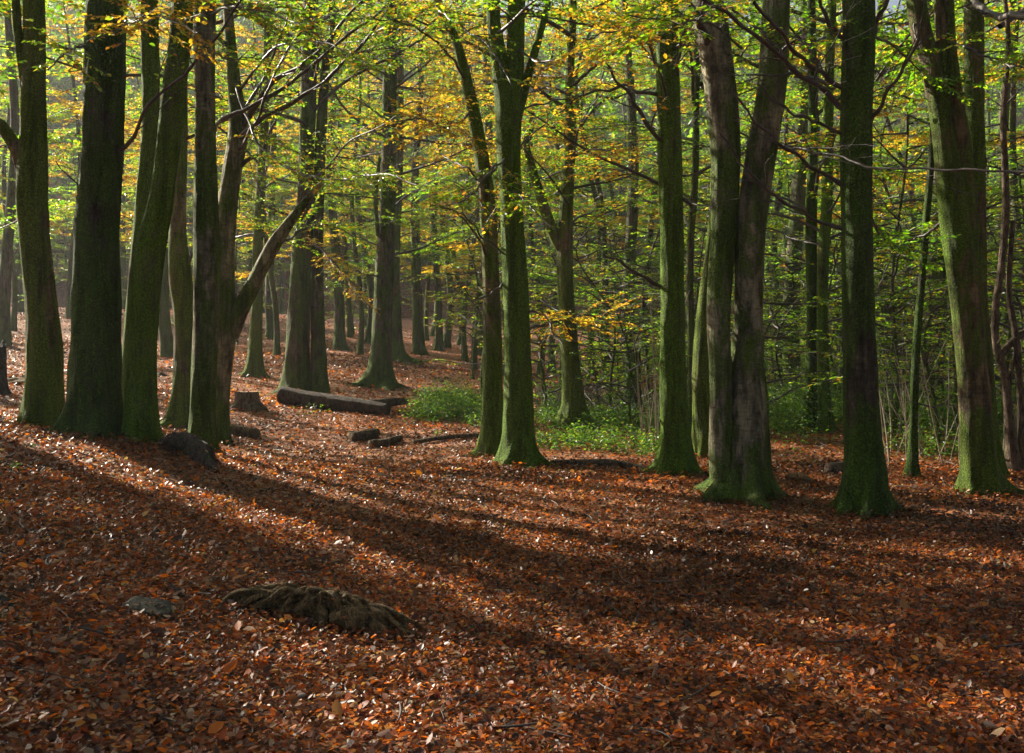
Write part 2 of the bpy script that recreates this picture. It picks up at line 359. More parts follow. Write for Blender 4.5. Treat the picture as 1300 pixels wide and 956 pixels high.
PAL = {
 'green': ([(.08, .22, .008), (.12, .29, .010), (.19, .34, .014), (.32, .36, .02), (.04, .12, .008)], [.27, .29, .20, .10, .14]),
 'lime': ([(.14, .26, .012), (.09, .21, .010), (.25, .32, .02), (.38, .29, .025), (.34, .16, .02)], [.32, .34, .18, .09, .07]),
 'gold': ([(.44, .33, .025), (.38, .24, .02), (.30, .25, .03), (.17, .24, .02), (.32, .15, .02)], [.27, .23, .20, .18, .12]),
 'litter': ([(.23, .064, .019), (.44, .125, .015), (.10, .037, .018), (.24, .13, .065), (.045, .023, .016), (.52, .21, .03), (.34, .24, .15)], [.25, .14, .25, .10, .19, .02, .05]),
 'herb': ([(.05, .14, .018), (.08, .18, .02), (.03, .09, .018), (.16, .22, .03)], [.35, .3, .2, .15])}
def leafcols(pal, n, r, per=6):
    c, p = PAL[pal]; c = np.array(c)[r.choice(len(c), n, p=np.array(p) / sum(p))]
    c = c * r.uniform(0.72, 1.28, (n, 1)) * r.uniform(0.9, 1.1, (n, 3))
    return np.repeat(np.clip(c, 0, .8), per, 0)

def spray(start, direction, up, L, r0, r, G, leaves, dens=1.0, depth=0, lsize=0.062, droop=0.05):
    """a beech spray: wiggling axis, alternate side twigs nearly in one plane, leaves along the thin ends"""
    d = direction / np.linalg.norm(direction); side = np.cross(up, d); side /= np.linalg.norm(side) + 1e-9; nrm = np.cross(d, side)
    n_ = max(4, int(L / (0.16 if depth == 0 else 0.13))); t = np.linspace(0, 1, n_)[:, None]
    k1, k2 = r.uniform(-.10, .10, 2); p1, p2 = r.uniform(0, 6.28, 2)
    C = start + d * L * t + side * L * (k1 * t ** 2 + .02 * np.sin(7 * t + p1)) + nrm * L * (k2 * t * .5 + .015 * np.sin(9 * t + p2)) + np.array([0, 0, -1.0]) * L * droop * t ** 2
    R = r0 * (1 - 0.85 * t[:, 0])
    V, Q = tube(C, np.maximum(R, 0.0018), 6 if depth == 0 else (4 if depth == 1 else 3)); G.add(V, Q)
    if depth < 2:
        m_ = int(L / (0.19 if depth == 0 else 0.15)); sg = 1 if r.random() < .5 else -1
        for i in range(m_):
            tt = (0.22 if depth == 0 else 0.15) + (0.80) * (i + r.uniform(0, .6)) / max(m_, 1)
            if tt > 0.98: break
            q = min(int(tt * (n_ - 1)), n_ - 2); loc = C[q] + (C[q + 1] - C[q]) * (tt * (n_ - 1) - q); ax = C[q + 1] - C[q]; ax /= np.linalg.norm(ax)
            a = math.radians(r.uniform(35, 62)); dd = ax * math.cos(a) + side * sg * math.sin(a) + nrm * r.uniform(-.22, .22)
            l = L * (0.42 if depth == 0 else 0.5) * (1 - tt * 0.62) * r.uniform(.6, 1.15)
            if l > 0.09: spray(loc, dd, up, l, max(R[q] * .55, .002), r, G, leaves, dens, depth + 1, lsize, droop)
            sg = -sg
    if depth >= 1:
        m_ = int(L / 0.034 * dens); sg = 1
        for i in range(m_):
            tt = 0.12 + 0.9 * i / max(m_, 1); tt = min(tt, 1); q = min(int(tt * (n_ - 1)), n_ - 2); loc = C[q] + (C[q + 1] - C[q]) * (tt * (n_ - 1) - q)
            a = math.radians(r.uniform(30, 65)); dd = d * math.cos(a) + side * sg * math.sin(a) + nrm * r.uniform(-.25, .25); dd[2] -= 0.15
            nn = np.array([0, 0, 1.0]) + r.normal(0, .38, 3)
            leaves.append((loc, dd, nn, lsize * r.uniform(.6, 1.25))); sg = -sg

def leaves_mesh(name, leaves, pal, r, material):
    V, Q = leaves_geo(*[np.array([l[k] for l in leaves]) for k in range(3)], np.array([l[3] for l in leaves]))
    return new_mesh(name, V, Q, material, leafcols(pal, len(leaves), r), smooth=False)
# library of leafy branches: +X axis, z up; wood shared, leaves in three palettes
LIB = []
UP = np.array([0, 0, 1.0])
for i in range(9):
    r = np.random.default_rng(50 + i); G = Geo(); lv = []
    L = [3.4, 2.9, 3.8, 2.4, 3.1, 3.6, 2.0, 2.7, 3.3][i]
    rise = [0.25, 0.05, 0.35, -0.05, 0.15, 0.3, 0.1, 0.2, 0.0][i]
    spray(np.zeros(3), np.array([1, 0, rise]), UP, L, 0.028, r, G, lv, dens=[.9, .6, .8, 1, .5, .85, 1, .7, .45][i])
    V, Q = G.arr(); wood = new_mesh('branch', V, Q, M['twig'])
    LIB.append((wood, {p: leaves_mesh('foliage_' + p, lv, p, r, M['leaf']) for p in ('green', 'lime', 'gold')}, L))
print('lib leaves', [len(l[1]['green'].polygons) // 2 for l in LIB])
def leafy_branch(root, loc, az, el, scale, pal, lib=None, bare=False):
    w, lf, L = LIB[random.randrange(len(LIB)) if lib is None else lib]
    o = link('branch', w, root, loc); o.rotation_euler = (random.uniform(-.25, .25), -el, az); o.scale = (scale,) * 3
    if not bare: link('foliage', lf[pal], o)
    return o

def pix_branch(root, base, pts, w0, w1, seed, leafy=0.5, pal='lime', twigs=0.5, material=None, axis_pt=None):
    """a limb drawn through (px, py, depth) points; its fine twigs in the same mesh, leaves as its foliage"""
    C0 = np.array([np.r_[P(*p), 0] for p in pts])
    if axis_pt is not None: C0 = np.vstack([[*(C0[0, :2] * .25 + np.array(axis_pt)[:2] * .75), C0[0, 2] - .04, 0], C0])
    C = catmull(C0, 0.07)[:, :3]
    r = np.random.default_rng(seed); t = np.linspace(0, 1, len(C))
    kn = np.cumsum(r.normal(0, 1, (len(C), 3)), 0); kn -= kn[0] + (kn[-1] - kn[0]) * t[:, None]; C = C + kn * .0045
    C = C + np.stack([np.sin(t * 23 + seed), np.sin(t * 17 + seed * 2), np.sin(t * 29 + seed * 3)], -1) * .012
    dm = np.mean([p[2] for p in pts]); R = (w0 + (w1 - w0) * t) / 2 / F * dm
    R = R * (1 + .12 * np.sin(t * 31 + seed)); G = Geo(); V, Q = tube(C, np.maximum(R, .002), 9); G.add(V, Q)
    lv = []; Ls = np.linalg.norm(np.diff(C, axis=0), axis=1).sum(); k = int(Ls / 0.22 * twigs); sg = 1
    for i in range(k):
        tt = r.uniform(.25, 1.0); q = int(tt * (len(C) - 2)); ax = C[q + 1] - C[q]; ax /= np.linalg.norm(ax)
        sd = np.cross(ax, UP); sd /= np.linalg.norm(sd) + 1e-9; up2 = np.cross(sd, ax)
        a = math.radians(r.uniform(25, 60)); dd = ax * math.cos(a) + (sd * sg * r.uniform(.5, 1) + up2 * r.uniform(-.6, .9)) * math.sin(a)
        spray(C[q], dd, UP, r.uniform(.35, 1.1) * (1.15 - .5 * tt), max(R[q] * .45, .003), r, G, lv, dens=leafy, depth=1 if r.random() < .6 else 0); sg = -sg
    V, Q = G.arr()
    o = link('branch', new_mesh('branch', V - base, Q, material or M['twig']), root)
    if leafy > 0 and lv:
        lv = [(a - base, b_, c_, e) for a, b_, c_, e in lv]
        link('foliage', leaves_mesh('foliage', lv, pal, r, M['leaf']), o)
    return o

def stem_pts(path, d, top, rtop=0.35, force=False):
    """path of (px, py, width px) from the ground upwards at depth d (or its own fourth value) -> rows x, y, z, r; goes on to height top"""
    rows = []
    for p in path:
        dd = p[3] if len(p) > 3 else d; q = P(p[0], p[1], dd); rows.append([*q, p[2] / 2 / F * dd])
    rows = np.array(rows)
    if top and rows[-1, 2] < top and (force or path[-1][2] > 9):
        a, b_ = rows[-2], rows[-1]; v = (b_ - a)[:3]; v /= np.linalg.norm(v); v = v * .6 + np.array([0, 0, .5]); v /= np.linalg.norm(v)
        n_ = 3; hh = (top - b_[2]) / v[2]
        for k in range(1, n_ + 1):
            rows = np.vstack([rows, [*(b_[:3] + v * hh * k / n_ + np.array([random.uniform(-.15, .15), random.uniform(-.15, .15), 0])), b_[3] * (1 - (1 - rtop) * k / n_)]])
    return rows
TREES = []      # named trees with their place in the photo, for the labels of those behind
def tree(kind, label, group, path, d, bark_, stems=(), branches=(), auto=(0, 4, 12, 'lime'), top=14, flare=.9, lobes=6, rough=.05, fh=.28, seg=30, seed=1, cat='tree', short=None, azr=None):
    rows = stem_pts(path, d, top, force=True)
    bx_, by_ = rows[0, 0], rows[0, 1]; bz = hz(bx_, by_); base = np.array([bx_, by_, bz])
    rows[0, 2] = bz
    root = empty(kind, base); tag(root, label, cat, group)
    loc = rows.copy(); loc[:, :3] -= base
    loc = np.vstack([[loc[0, 0] , loc[0, 1], -0.35, loc[0, 3] * 1.1], loc])
    r0 = loc[1, 3]; (V, Q), C = trunk_geo(loc[1:], seed, seg, .045 if d < 16 else .12, flare, lobes, rough, fh)
    # carry the root ring below the soil
    low = V[:seg].copy(); low[:, :2] = low[:, :2] * 1.12; low[:, 2] = -0.4
    V = np.vstack([V, low]); k = len(V) - seg; j = np.arange(seg); j2 = (j + 1) % seg
    Q = np.vstack([Q, np.stack([k + j, k + j2, j2, j], -1)])
    link('trunk', new_mesh('trunk', V, Q, M[bark_]), root)
    main = C
    for si, s in enumerate(stems):
        rs = stem_pts(s, d, top * .9); rs[:, :3] -= base
        (V, Q), C2 = trunk_geo(rs, seed + 40 + si, max(14, seg * 2 // 3), .08 if d < 16 else .16, 0, 3, rough)
        link('trunk' if len(s[0]) > 3 and s[0][2] > 60 else 'limb', new_mesh('limb', V, Q, M[bark_]), root)
    for bi, b_ in enumerate(branches):
        pts, w0, w1, leafy, pal = b_
        q = P(pts[0][0], pts[0][1], d) - base; ring = main[int(np.argmin(abs(main[:, 2] - q[2])))]
        pix_branch(root, base, [(p[0], p[1], d + (p[2] if len(p) > 2 else -.03 * (k_ > 0))) for k_, p in enumerate(pts)], w0 * .8, w1 * .7, seed * 13 + bi, leafy, pal,
                   axis_pt=ring[:3] + base if abs(q[0] - ring[0]) < ring[3] * 1.6 else None)
    nb, h0, h1, pal = auto; vis = CH + HY / F * d; nb = int(nb * 1.7)
    nb = int(nb * .75)
    if d < 16: nb = int(nb * .4); h0 = max(h0, vis - 1.3)
    h1n = min(h1, vis + 1.5); nb = max(3, int(nb * min(1, (h1n - h0 + 1) / (h1 - h0)))); h1 = max(h1n, h0 + 2.5) if d >= 16 else h1
    for k in range(nb):
        h = h0 + (h1 - h0) * ((k + random.random()) / max(nb, 1)); q = int(np.argmin(abs(main[:, 2] - h)))
        az = k * 2.4 + random.uniform(-.5, .5) + seed if azr is None else random.uniform(*azr)
        pl = pal if isinstance(pal, str) else random.choice(pal)
        leafy_branch(root, main[q, :3], az, random.uniform(.0, .35), random.uniform(.9, 1.45) * (1.25 if h > 6 else 1), pl)
    TREES.append((path[min(2, len(path) - 1)][0], short or label, d, root))
    return root
def hanging(idx, specs):
    root = TREES[idx][3]; base = np.array(root.location)
    for k, (pts, pal) in enumerate(specs): pix_branch(root, base, [(p[0], p[1], TREES[idx][2] + p[2]) for p in pts], 4, 1.5, 900 + idx * 7 + k, 1.0, pal, 1.7)
LG = 'large beeches in the foreground'
MG = 'beeches in the middle distance'
tree('beech_tree', 'slim olive green beech at the far left with a limb bent left above a crook', LG,
     [(56, 550, 50), (56, 440, 42), (47, 330, 36), (40, 250, 38), (42, 150, 31), (43, 0, 25)], 12.6, 'olive',
     stems=[[(38, 240, 22), (22, 192, 17), (4, 162, 15), (-25, 120, 12)], [(34, 120, 12), (24, 50, 11), (20, 0, 10)]],
     auto=(10, 5.4, 13, 'lime'), flare=.35, seed=3, short='slim olive beech at the far left')
tree('beech_tree', 'thickest dark mossy beech on the crest of the left bank with spreading roots', LG,
     [(119, 560, 66), (121, 510, 62), (123, 400, 58), (124, 310, 54), (130, 200, 50), (136, 0, 49)], 11.5, 'dark',
     branches=[([(152, 195), (175, 163, -.4), (190, 132, -.6), (240, 90, -.8), (275, 50, -1), (312, -10, -1.2)], 7, 4, 0.25, 'lime'),
               ([(104, 250), (97, 232), (85, 222), (70, 205)], 4, 2, 0, 'gold')],
     auto=(11, 5.6, 14, ('lime', 'gold')), flare=.75, lobes=5, fh=.3, seg=40, rough=.045, seed=5, short='thick dark beech on the bank')
tree('beech_tree', 'mossy beech leaning right on the bank, its left edge lit, beside the thickest trunk', LG,
     [(180, 570, 42), (180, 500, 37), (182, 420, 35), (188, 330, 38), (206, 240, 29), (223, 100, 29), (232, 0, 26)], 11.4, 'mossy',
     auto=(8, 5.6, 13, 'gold'), flare=.3, lobes=4, seed=8, short='mossy beech leaning right')
tree('beech_tree', 'narrow straight beech standing half hidden behind the leaning mossy beech', LG,
     [(160, 550, 24), (166, 450, 21), (174, 350, 21), (184, 250, 22), (191, 150, 22), (190, 0, 21)], 14.3, 'mossy',
     auto=(9, 5, 13, 'lime'), flare=.5, seed=9, short='narrow beech behind the leaning one')
tree('beech_tree', 'beech with a swollen broken shoulder and wide left root behind the bank trees', MG,
     [(229, 540, 30), (232, 470, 24), (233, 400, 24), (229, 350, 28), (226, 280, 20), (229, 140, 18), (226, 0, 16)], 17.4, 'olive',
     branches=[([(236, 345), (243, 328), (250, 300)], 6, 3, 0, 'lime')], auto=(9, 4.5, 13, 'lime'), flare=1.3, lobes=3, seed=12, short='beech with the broken shoulder')
tree('beech_tree', 'straight grey beech with moss patches behind the black root on the bank', LG,
     [(256, 580, 34), (257, 520, 31), (260, 450, 31), (262, 330, 33), (261, 200, 27), (260, 100, 25), (261, 0, 26)], 12.0, 'grey',
     auto=(8, 5.8, 13, ('lime', 'gold')), flare=.3, seed=14, short='straight grey beech on the bank')
tree('beech_tree', 'crooked beech forking low, one bare limb reaching right, knot of purple branches above', LG,
     [(276, 563, 27), (279, 500, 25), (284, 420, 31), (284, 350, 28), (286, 290, 26), (294, 220, 24), (302, 165, 24), (297, 100, 16), (290, 0, 12)], 15.4, 'grey',
     stems=[[(292, 425, 24), (304, 395, 22), (322, 360, 19), (343, 320, 17), (366, 285, 13), (393, 250, 9), (418, 222, 4)]],
     branches=[([(266, 176), (285, 150, -.6), (345, 120, -.9), (385, 92, -1), (430, 55, -1.2), (495, 5, -1.4)], 8, 4, .35, 'lime'),
               ([(300, 182), (330, 152, -.4), (372, 132, -.6), (420, 95, -.9), (455, 60, -1), (502, 0, -1.2)], 9, 4, .35, 'lime'),
               ([(302, 172), (322, 135, -.2), (350, 98, -.5), (395, 75, -.8), (430, 35, -.9), (470, -8, -1)], 11, 4, .4, 'lime'),
               ([(300, 195), (325, 152, -.8), (338, 120, -1), (360, 70, -1.1), (400, 20, -1.3)], 6, 3, .4, 'lime'),
               ([(305, 150), (335, 100, .3), (350, 60, .5), (365, 20, .7)], 6, 3, .6, 'lime'),
               ([(308, 210), (320, 200), (328, 196)], 8, 6, 0, 'lime'),
               ([(300, 395), (318, 375), (330, 350), (340, 330)], 4, 2, 0, 'lime')],
     auto=(8, 5, 12, 'lime'), flare=.35, seed=17, short='crooked forking beech')
tree('beech_tree', 'slender beech with a bright lit left edge on the slope behind the sawn stump', MG,
     [(322, 477, 21), (326, 400, 15), (328, 300, 13), (333, 200, 12), (338, 100, 11), (342, 0, 10)], 28, 'olive',
     auto=(14, 3.2, 13, ('lime', 'green')), flare=.6, seed=19, seg=20, short='slender beech behind the stump')
tree('beech_tree', 'broad twin-stemmed beech standing directly behind the long fallen log', MG,
     [(375, 505, 34), (378, 440, 31), (382, 350, 26), (387, 250, 20), (392, 100, 20), (394, 0, 16)], 24, 'far',
     stems=[[(407, 504, 25, 24.0), (404, 440, 19, 24.1), (403, 350, 16, 24.2), (404, 250, 15, 24.1), (412, 100, 12, 24)]],
     auto=(16, 3.4, 13, ('lime', 'green')), flare=.35, seed=21, seg=26, short='twin-stemmed beech behind the log')
tree('beech_tree', 'tapering green-footed beech on the slope right of the long fallen log', MG,
     [(482, 490, 34), (484, 440, 27), (488, 350, 23), (492, 250, 20), (494, 150, 18), (496, 0, 15)], 28, 'far',
     stems=[[(480, 300, 6, 27.8), (477, 250, 5, 27.6), (482, 200, 4, 27.5)]],
     auto=(18, 2.9, 13, ('lime', 'gold', 'green')), flare=.8, lobes=5, seed=23, seg=24, short='green-footed beech on the slope')
tree('beech_tree', 'brown trunk close behind and right of the green-footed beech on the slope', MG,
     [(503, 459, 22), (502, 400, 15), (501, 330, 13), (506, 200, 12), (508, 0, 10)], 38, 'brown',
     auto=(14, 3.5, 14, ('lime', 'gold')), flare=.8, seed=24, seg=18, short='brown trunk on the slope')
tree('beech_tree', 'grey-green beech bending left higher up, standing behind the stout central trunk', LG,
     [(624, 582, 32), (625, 520, 26), (625, 430, 25), (623, 350, 22), (618, 250, 20), (606, 170, 17), (594, 110, 14), (578, 50, 12), (555, 0, 11)], 14.6, 'olive',
     branches=[([(612, 235), (595, 215), (575, 205, .3), (560, 195, .6)], 4, 2, .5, 'gold'), ([(622, 330), (605, 300, -.5), (585, 275, -.9), (560, 262, -1.4)], 5, 2, .6, 'gold'),
               ([(628, 215), (655, 190, .4), (700, 150, .8)], 4, 2, .5, 'lime')],
     auto=(12, 4, 12, ('gold', 'lime')), flare=.5, seed=27, short='beech bending left at the centre')
tree('beech_tree', 'stout mossy beech at the centre of the clearing, forking high up', LG,
     [(657, 592, 48), (658, 550, 38), (658, 480, 34), (656, 400, 33), (651, 300, 29), (646, 200, 30), (642, 130, 28), (630, 50, 20), (626, 0, 18)], 13.7, 'mossy',
     stems=[[(648, 190, 26), (652, 120, 24), (655, 50, 22), (656, 0, 22)], [(656, 150, 14), (668, 105, 12), (683, 50, 10), (698, -5, 8)]],
     branches=[([(668, 395), (690, 400, -.4), (705, 425, -.7), (718, 445, -.9)], 4, 2, .3, 'gold'), ([(640, 360), (620, 375, -.6), (600, 378, -1), (590, 366, -1.3)], 5, 2, .2, 'gold'),
               ([(640, 322), (612, 300, -.6), (590, 275, -1.2), (560, 262, -2)], 4, 2, .8, 'gold'), ([(655, 140), (700, 130, .5), (750, 118, 1)], 4, 2, .8, 'gold')],
     auto=(14, 4.3, 13, ('lime', 'green', 'gold')), flare=.55, lobes=8, seed=30, seg=36, short='stout mossy beech at the centre')
tree('beech_tree', 'beech leaning left out of the brambles with a side limb like a bent elbow', MG,
     [(729, 542, 34), (726, 480, 25), (720, 400, 21), (717, 320, 20), (721, 230, 16), (724, 170, 15), (724, 80, 11), (727, 0, 10)], 20.1, 'olive',
     stems=[[(716, 320, 15), (704, 300, 15), (690, 262, 13), (676, 215, 11), (668, 180, 8), (676, 150, 6)]],
     branches=[([(722, 180), (760, 130, .3), (790, 120, .6), (832, 112, 1)], 5, 3, .5, 'gold'), ([(722, 420), (712, 410, -.6), (690, 400, -1)], 3, 2, .3, 'gold')],
     auto=(16, 3.6, 13, ('green', 'lime', 'gold')), flare=.7, seed=33, seg=26, short='beech with the elbow limb')
tree('beech_tree', 'upright dark green beech with a snapped brown branch pointing left, right of centre', LG,
     [(857, 603, 46), (858, 560, 37), (855, 500, 34), (854, 430, 32), (853, 300, 30), (849, 150, 30), (846, 0, 28)], 12.6, 'mossy',
     branches=[([(842, 366), (822, 354), (800, 343, -.1), (782, 330, -.2), (764, 324, -.2)], 8, 4, 0, 'gold'),
               ([(840, 182), (822, 158, -.2), (800, 122, -.4), (780, 98, -.5), (770, 80, -.6)], 9, 4, .3, 'gold'),
               ([(838, 122), (815, 118), (790, 108, .2), (774, 114, .3), (745, 118, .4), (705, 145, .6)], 7, 2, .5, 'gold'),
               ([(836, 40), (815, 36), (800, 35)], 6, 4, .4, 'gold'), ([(858, 105), (862, 70, -.4), (870, 35, -.6), (878, 15, -.7)], 6, 4, .3, 'gold'),
               ([(865, 255), (900, 262, -.8), (945, 280, -1.5), (985, 295, -2.2), (1042, 312, -3)], 4, 2, .1, 'lime'),
               ([(862, 225), (880, 222, -.2), (900, 218, -.4)], 4, 2, 0, 'lime')],
     auto=(10, 5.4, 13, ('gold', 'lime')), flare=.6, lobes=5, seed=36, seg=34, short='dark green beech with the snapped branch')
tree('beech_tree', 'smooth olive trunk half hidden between the dark green beech and the two-stemmed beech', LG,
     [(898, 590, 36), (893, 520, 28), (892, 450, 24), (896, 380, 18), (904, 300, 13), (908, 200, 10)], 14.6, 'olive', auto=(6, 5, 12, 'lime'), flare=.35, seed=38, short='smooth half-hidden olive trunk')
tree('beech_tree', 'thin mottled stem rising close to the right side of the dark green beech', MG,
     [(880, 560, 12), (878, 450, 10), (876, 330, 9), (882, 230, 9), (884, 140, 8), (884, 0, 7)], 19, 'far', auto=(10, 3.5, 12, ('gold', 'lime')), flare=.4, seed=39, seg=16, short='thin mottled stem')
tree('beech_tree', 'large two-stemmed beech with grey and brown bark splitting above bright mossy roots', LG,
     [(940, 621, 74), (944, 585, 62), (947, 540, 54), (948, 480, 44), (950, 400, 35), (953, 300, 37), (966, 200, 38), (980, 100, 36), (986, 0, 34)], 10.8, 'grey',
     stems=[[(918, 622, 34, 10.7), (915, 560, 32, 10.7), (915, 480, 29, 10.7), (912, 400, 30, 10.7), (918, 300, 33, 10.8), (921, 200, 36, 10.8), (913, 100, 40, 10.8), (902, 30, 44, 10.8), (895, -20, 40, 10.8)]],
     branches=[([(985, 183), (1020, 190, -1.5), (1060, 198, -2.2), (1110, 214, -2.9), (1180, 219, -3.3), (1240, 216, -3.6), (1310, 220, -3.9)], 5, 3.5, 0, 'lime'),
               ([(905, 70), (885, 20, -.4), (870, -10, -.6)], 14, 8, .2, 'lime'), ([(912, 0), (960, 35, -.3), (1000, 75, -.6)], 5, 3, .2, 'lime')],
     auto=(8, 6, 13, 'lime'), flare=.75, lobes=4, fh=.22, seg=48, rough=.06, seed=41, short='two-stemmed beech with bright mossy roots')
tree('beech_tree', 'dark half of a pair of slim trunks in the undergrowth behind the big round trunk', MG,
     [(1024, 553, 24), (1029, 500, 16), (1031, 400, 14), (1030, 300, 14), (1032, 150, 12), (1030, 0, 11)], 18.6, 'dark', auto=(14, 3.4, 12, ('lime', 'green')), flare=1.0, seed=44, seg=22, short='dark one of the slim pair')
tree('beech_tree', 'mossy lit half of a slim pair in the undergrowth, right of its dark twin', MG,
     [(1050, 553, 19), (1046, 490, 15), (1044, 420, 14), (1045, 330, 14), (1050, 250, 14), (1052, 120, 12), (1056, 0, 11)], 18.3, 'mossy', auto=(14, 3.4, 12, ('lime', 'green')), flare=.5, seed=46, seg=22, short='mossy one of the slim pair')
tree('beech_tree', 'big round dark green beech at right with many bare branches sweeping up to the left', LG,
     [(1100, 634, 56), (1098, 590, 50), (1094, 520, 44), (1091, 430, 40), (1088, 300, 39), (1087, 150, 39), (1090, 0, 40)], 9.9, 'dark',
     branches=[([(1074, 115), (1050, 100), (1020, 76, -.4), (990, 42, -.8), (958, 2, -1)], 9, 6, 0, 'lime'),
               ([(1074, 140), (1050, 118), (1015, 92, -.3), (985, 62, -.6), (930, 20, -1), (880, -10, -1.4)], 10, 5, 0, 'lime'),
               ([(1072, 172), (1040, 158), (1010, 145, -.4), (985, 128, -.6), (962, 108, -.8)], 7, 3, 0, 'lime'),
               ([(1070, 235), (1045, 222), (1010, 197, -.3), (985, 176, -.5), (955, 150, -.8), (930, 115, -1)], 8, 3, 0, 'lime'),
               ([(1066, 292), (1035, 278), (1000, 258, -.4), (970, 238, -.6), (940, 205, -.8), (915, 170, -1)], 7, 3, 0, 'lime'),
               ([(1104, 156), (1122, 122, -.2), (1145, 85, -.3), (1160, 60, -.4), (1168, 30, -.5)], 7, 5, 0, 'lime'),
               ([(1106, 60), (1112, 30), (1128, 0, -.2)], 9, 7, .1, 'lime'), ([(1072, 50), (1052, 32), (1040, 0, -.2)], 9, 6, 0, 'lime'),
               ([(1106, 385), (1118, 360, .3), (1130, 332, .5)], 4, 2, 0, 'lime')],
     auto=(9, 6, 14, 'lime'), flare=.75, lobes=6, fh=.3, seg=44, rough=.035, seed=48, short='big round dark green beech')
tree('young_tree', 'thin dark leaning sapling trunk between the big round trunk and the forked one', LG,
     [(1158, 607, 15), (1160, 540, 10), (1163, 450, 10), (1171, 350, 9), (1176, 280, 9), (1184, 180, 8), (1188, 80, 7), (1195, 0, 6)], 12.3, 'dark', auto=(7, 4.2, 10, 'green'), top=11, flare=.5, seed=50, seg=18, short='thin dark leaning sapling')
tree('beech_tree', 'brown-green beech at right splitting into three upright stems with a slit of light', LG,
     [(1246, 625, 50), (1242, 580, 42), (1236, 500, 37), (1227, 400, 35), (1216, 300, 38), (1206, 230, 34), (1196, 160, 26), (1182, 80, 26), (1163, 0, 24)], 11.2, 'brown',
     stems=[[(1228, 330, 26), (1226, 250, 25), (1221, 180, 22), (1211, 100, 16), (1204, 0, 13)], [(1204, 240, 22), (1200, 160, 17), (1197, 80, 15), (1192, 0, 13)]],
     branches=[([(1165, 10), (1162, 40, -.1), (1168, 60, -.2)], 4, 2, 0, 'lime')],
     auto=(9, 5.8, 13, 'lime'), flare=.5, lobes=4, seg=40, seed=53, short='three-stemmed brown beech')
tree('beech_tree', 'straight brown trunk just behind the right of the three-stemmed beech', LG,
     [(1262, 612, 34), (1254, 540, 26), (1247, 450, 24), (1240, 350, 23), (1238, 200, 24), (1237, 0, 23)], 12.3, 'brown',
     branches=[([(1232, -5), (1250, 12, -1), (1275, 19, -1.8), (1312, 21, -2.4)], 13, 11, 0, 'lime')],
     auto=(8, 5.6, 13, ('lime', 'gold')), flare=.4, seed=55, short='straight brown trunk behind')
tree('hawthorn_tree', 'twisted thin many-stemmed tree at the right edge of the picture', LG,
     [(1288, 608, 18), (1282, 540, 12), (1276, 480, 10), (1265, 440, 9), (1264, 390, 9), (1271, 340, 9), (1277, 260, 9), (1274, 150, 7), (1280, 60, 6), (1276, 0, 5)], 12.9, 'deadwood',
     stems=[[(1298, 612, 12), (1296, 520, 8), (1290, 430, 8), (1281, 370, 7), (1286, 280, 6)], [(1268, 455, 9), (1284, 435, 9), (1306, 418, 9)], [(1282, 600, 6), (1281, 500, 5), (1290, 440, 4)]],
     auto=(7, 3.2, 8, 'green'), top=8, flare=.4, seed=57, seg=16, short='twisted tree at the right edge')

hanging(1, [([(140, 20, 0), (175, 28, -1), (210, 22, -2), (250, 40, -2.6)], 'gold'), ([(112, 60, 0), (85, 62, -1), (60, 90, -1.6)], 'lime')])
hanging(5, [([(262, 20, 0), (300, 12, -.8), (350, 22, -1.6), (410, 45, -2.4)], 'lime'), ([(262, 60, 0), (290, 75, 1), (330, 70, 2)], 'lime')])
hanging(6, [([(300, 120, 0), (350, 60, -1), (410, 52, -2), (480, 90, -3)], 'lime'), ([(340, 320, 0), (370, 300, .6), (410, 285, 1), (450, 300, 1.5)], 'lime'), ([(296, 100, 0), (330, 180, -1), (380, 215, -1.8), (440, 230, -2.4)], 'lime')])
hanging(8, [([(395, 240, 0), (430, 230, -2), (480, 222, -4), (530, 235, -5)], 'lime'), ([(390, 300, 0), (420, 330, -1), (465, 385, -2)], 'gold')])
hanging(11, [([(590, 100, 0), (560, 60, -1), (520, 30, -2), (470, 22, -3)], 'lime'), ([(600, 140, 0), (570, 160, -1), (530, 150, -2), (480, 165, -3)], 'gold'), ([(555, 10, 0), (580, 30, -1), (620, 60, -2), (650, 110, -2.6)], 'lime')])
hanging(12, [([(645, 200, 0), (625, 215, -.8), (600, 245, -1.4), (575, 265, -2)], 'lime'), ([(655, 60, 0), (690, 80, -.8), (735, 70, -1.5), (780, 90, -2)], 'gold'), ([(650, 240, 0), (668, 260, -.7), (700, 290, -1.2)], 'lime'), ([(660, 420, 0), (690, 412, .8), (740, 400, 1.6), (800, 412, 2.4)], 'gold')])
hanging(13, [([(722, 120, 0), (690, 110, -1), (650, 130, -2), (610, 125, -3)], 'gold'), ([(724, 200, 0), (760, 190, -1), (800, 205, -2)], 'gold')])
hanging(14, [([(848, 130, 0), (820, 60, -1), (780, 40, -2), (740, 50, -3)], 'gold'), ([(850, 60, 0), (880, 60, -.6), (905, 80, -1)], 'lime')])
hanging(17, [([(940, 60, 0), (900, 30, -1), (860, 25, -2), (800, 20, -2.6)], 'lime'), ([(975, 80, 0), (1010, 50, -.5), (1050, 70, -1)], 'lime')])
hanging(20, [([(1090, 40, 0), (1130, 55, .5), (1170, 90, 1), (1200, 120, 1.3)], 'green'), ([(1095, 260, 0), (1120, 300, .6), (1150, 320, 1.2)], 'green')])
hanging(22, [([(1225, 60, 0), (1260, 75, -.5), (1310, 90, -1)], 'lime'), ([(1200, 280, 0), (1170, 300, .5), (1130, 310, 1)], 'green')])

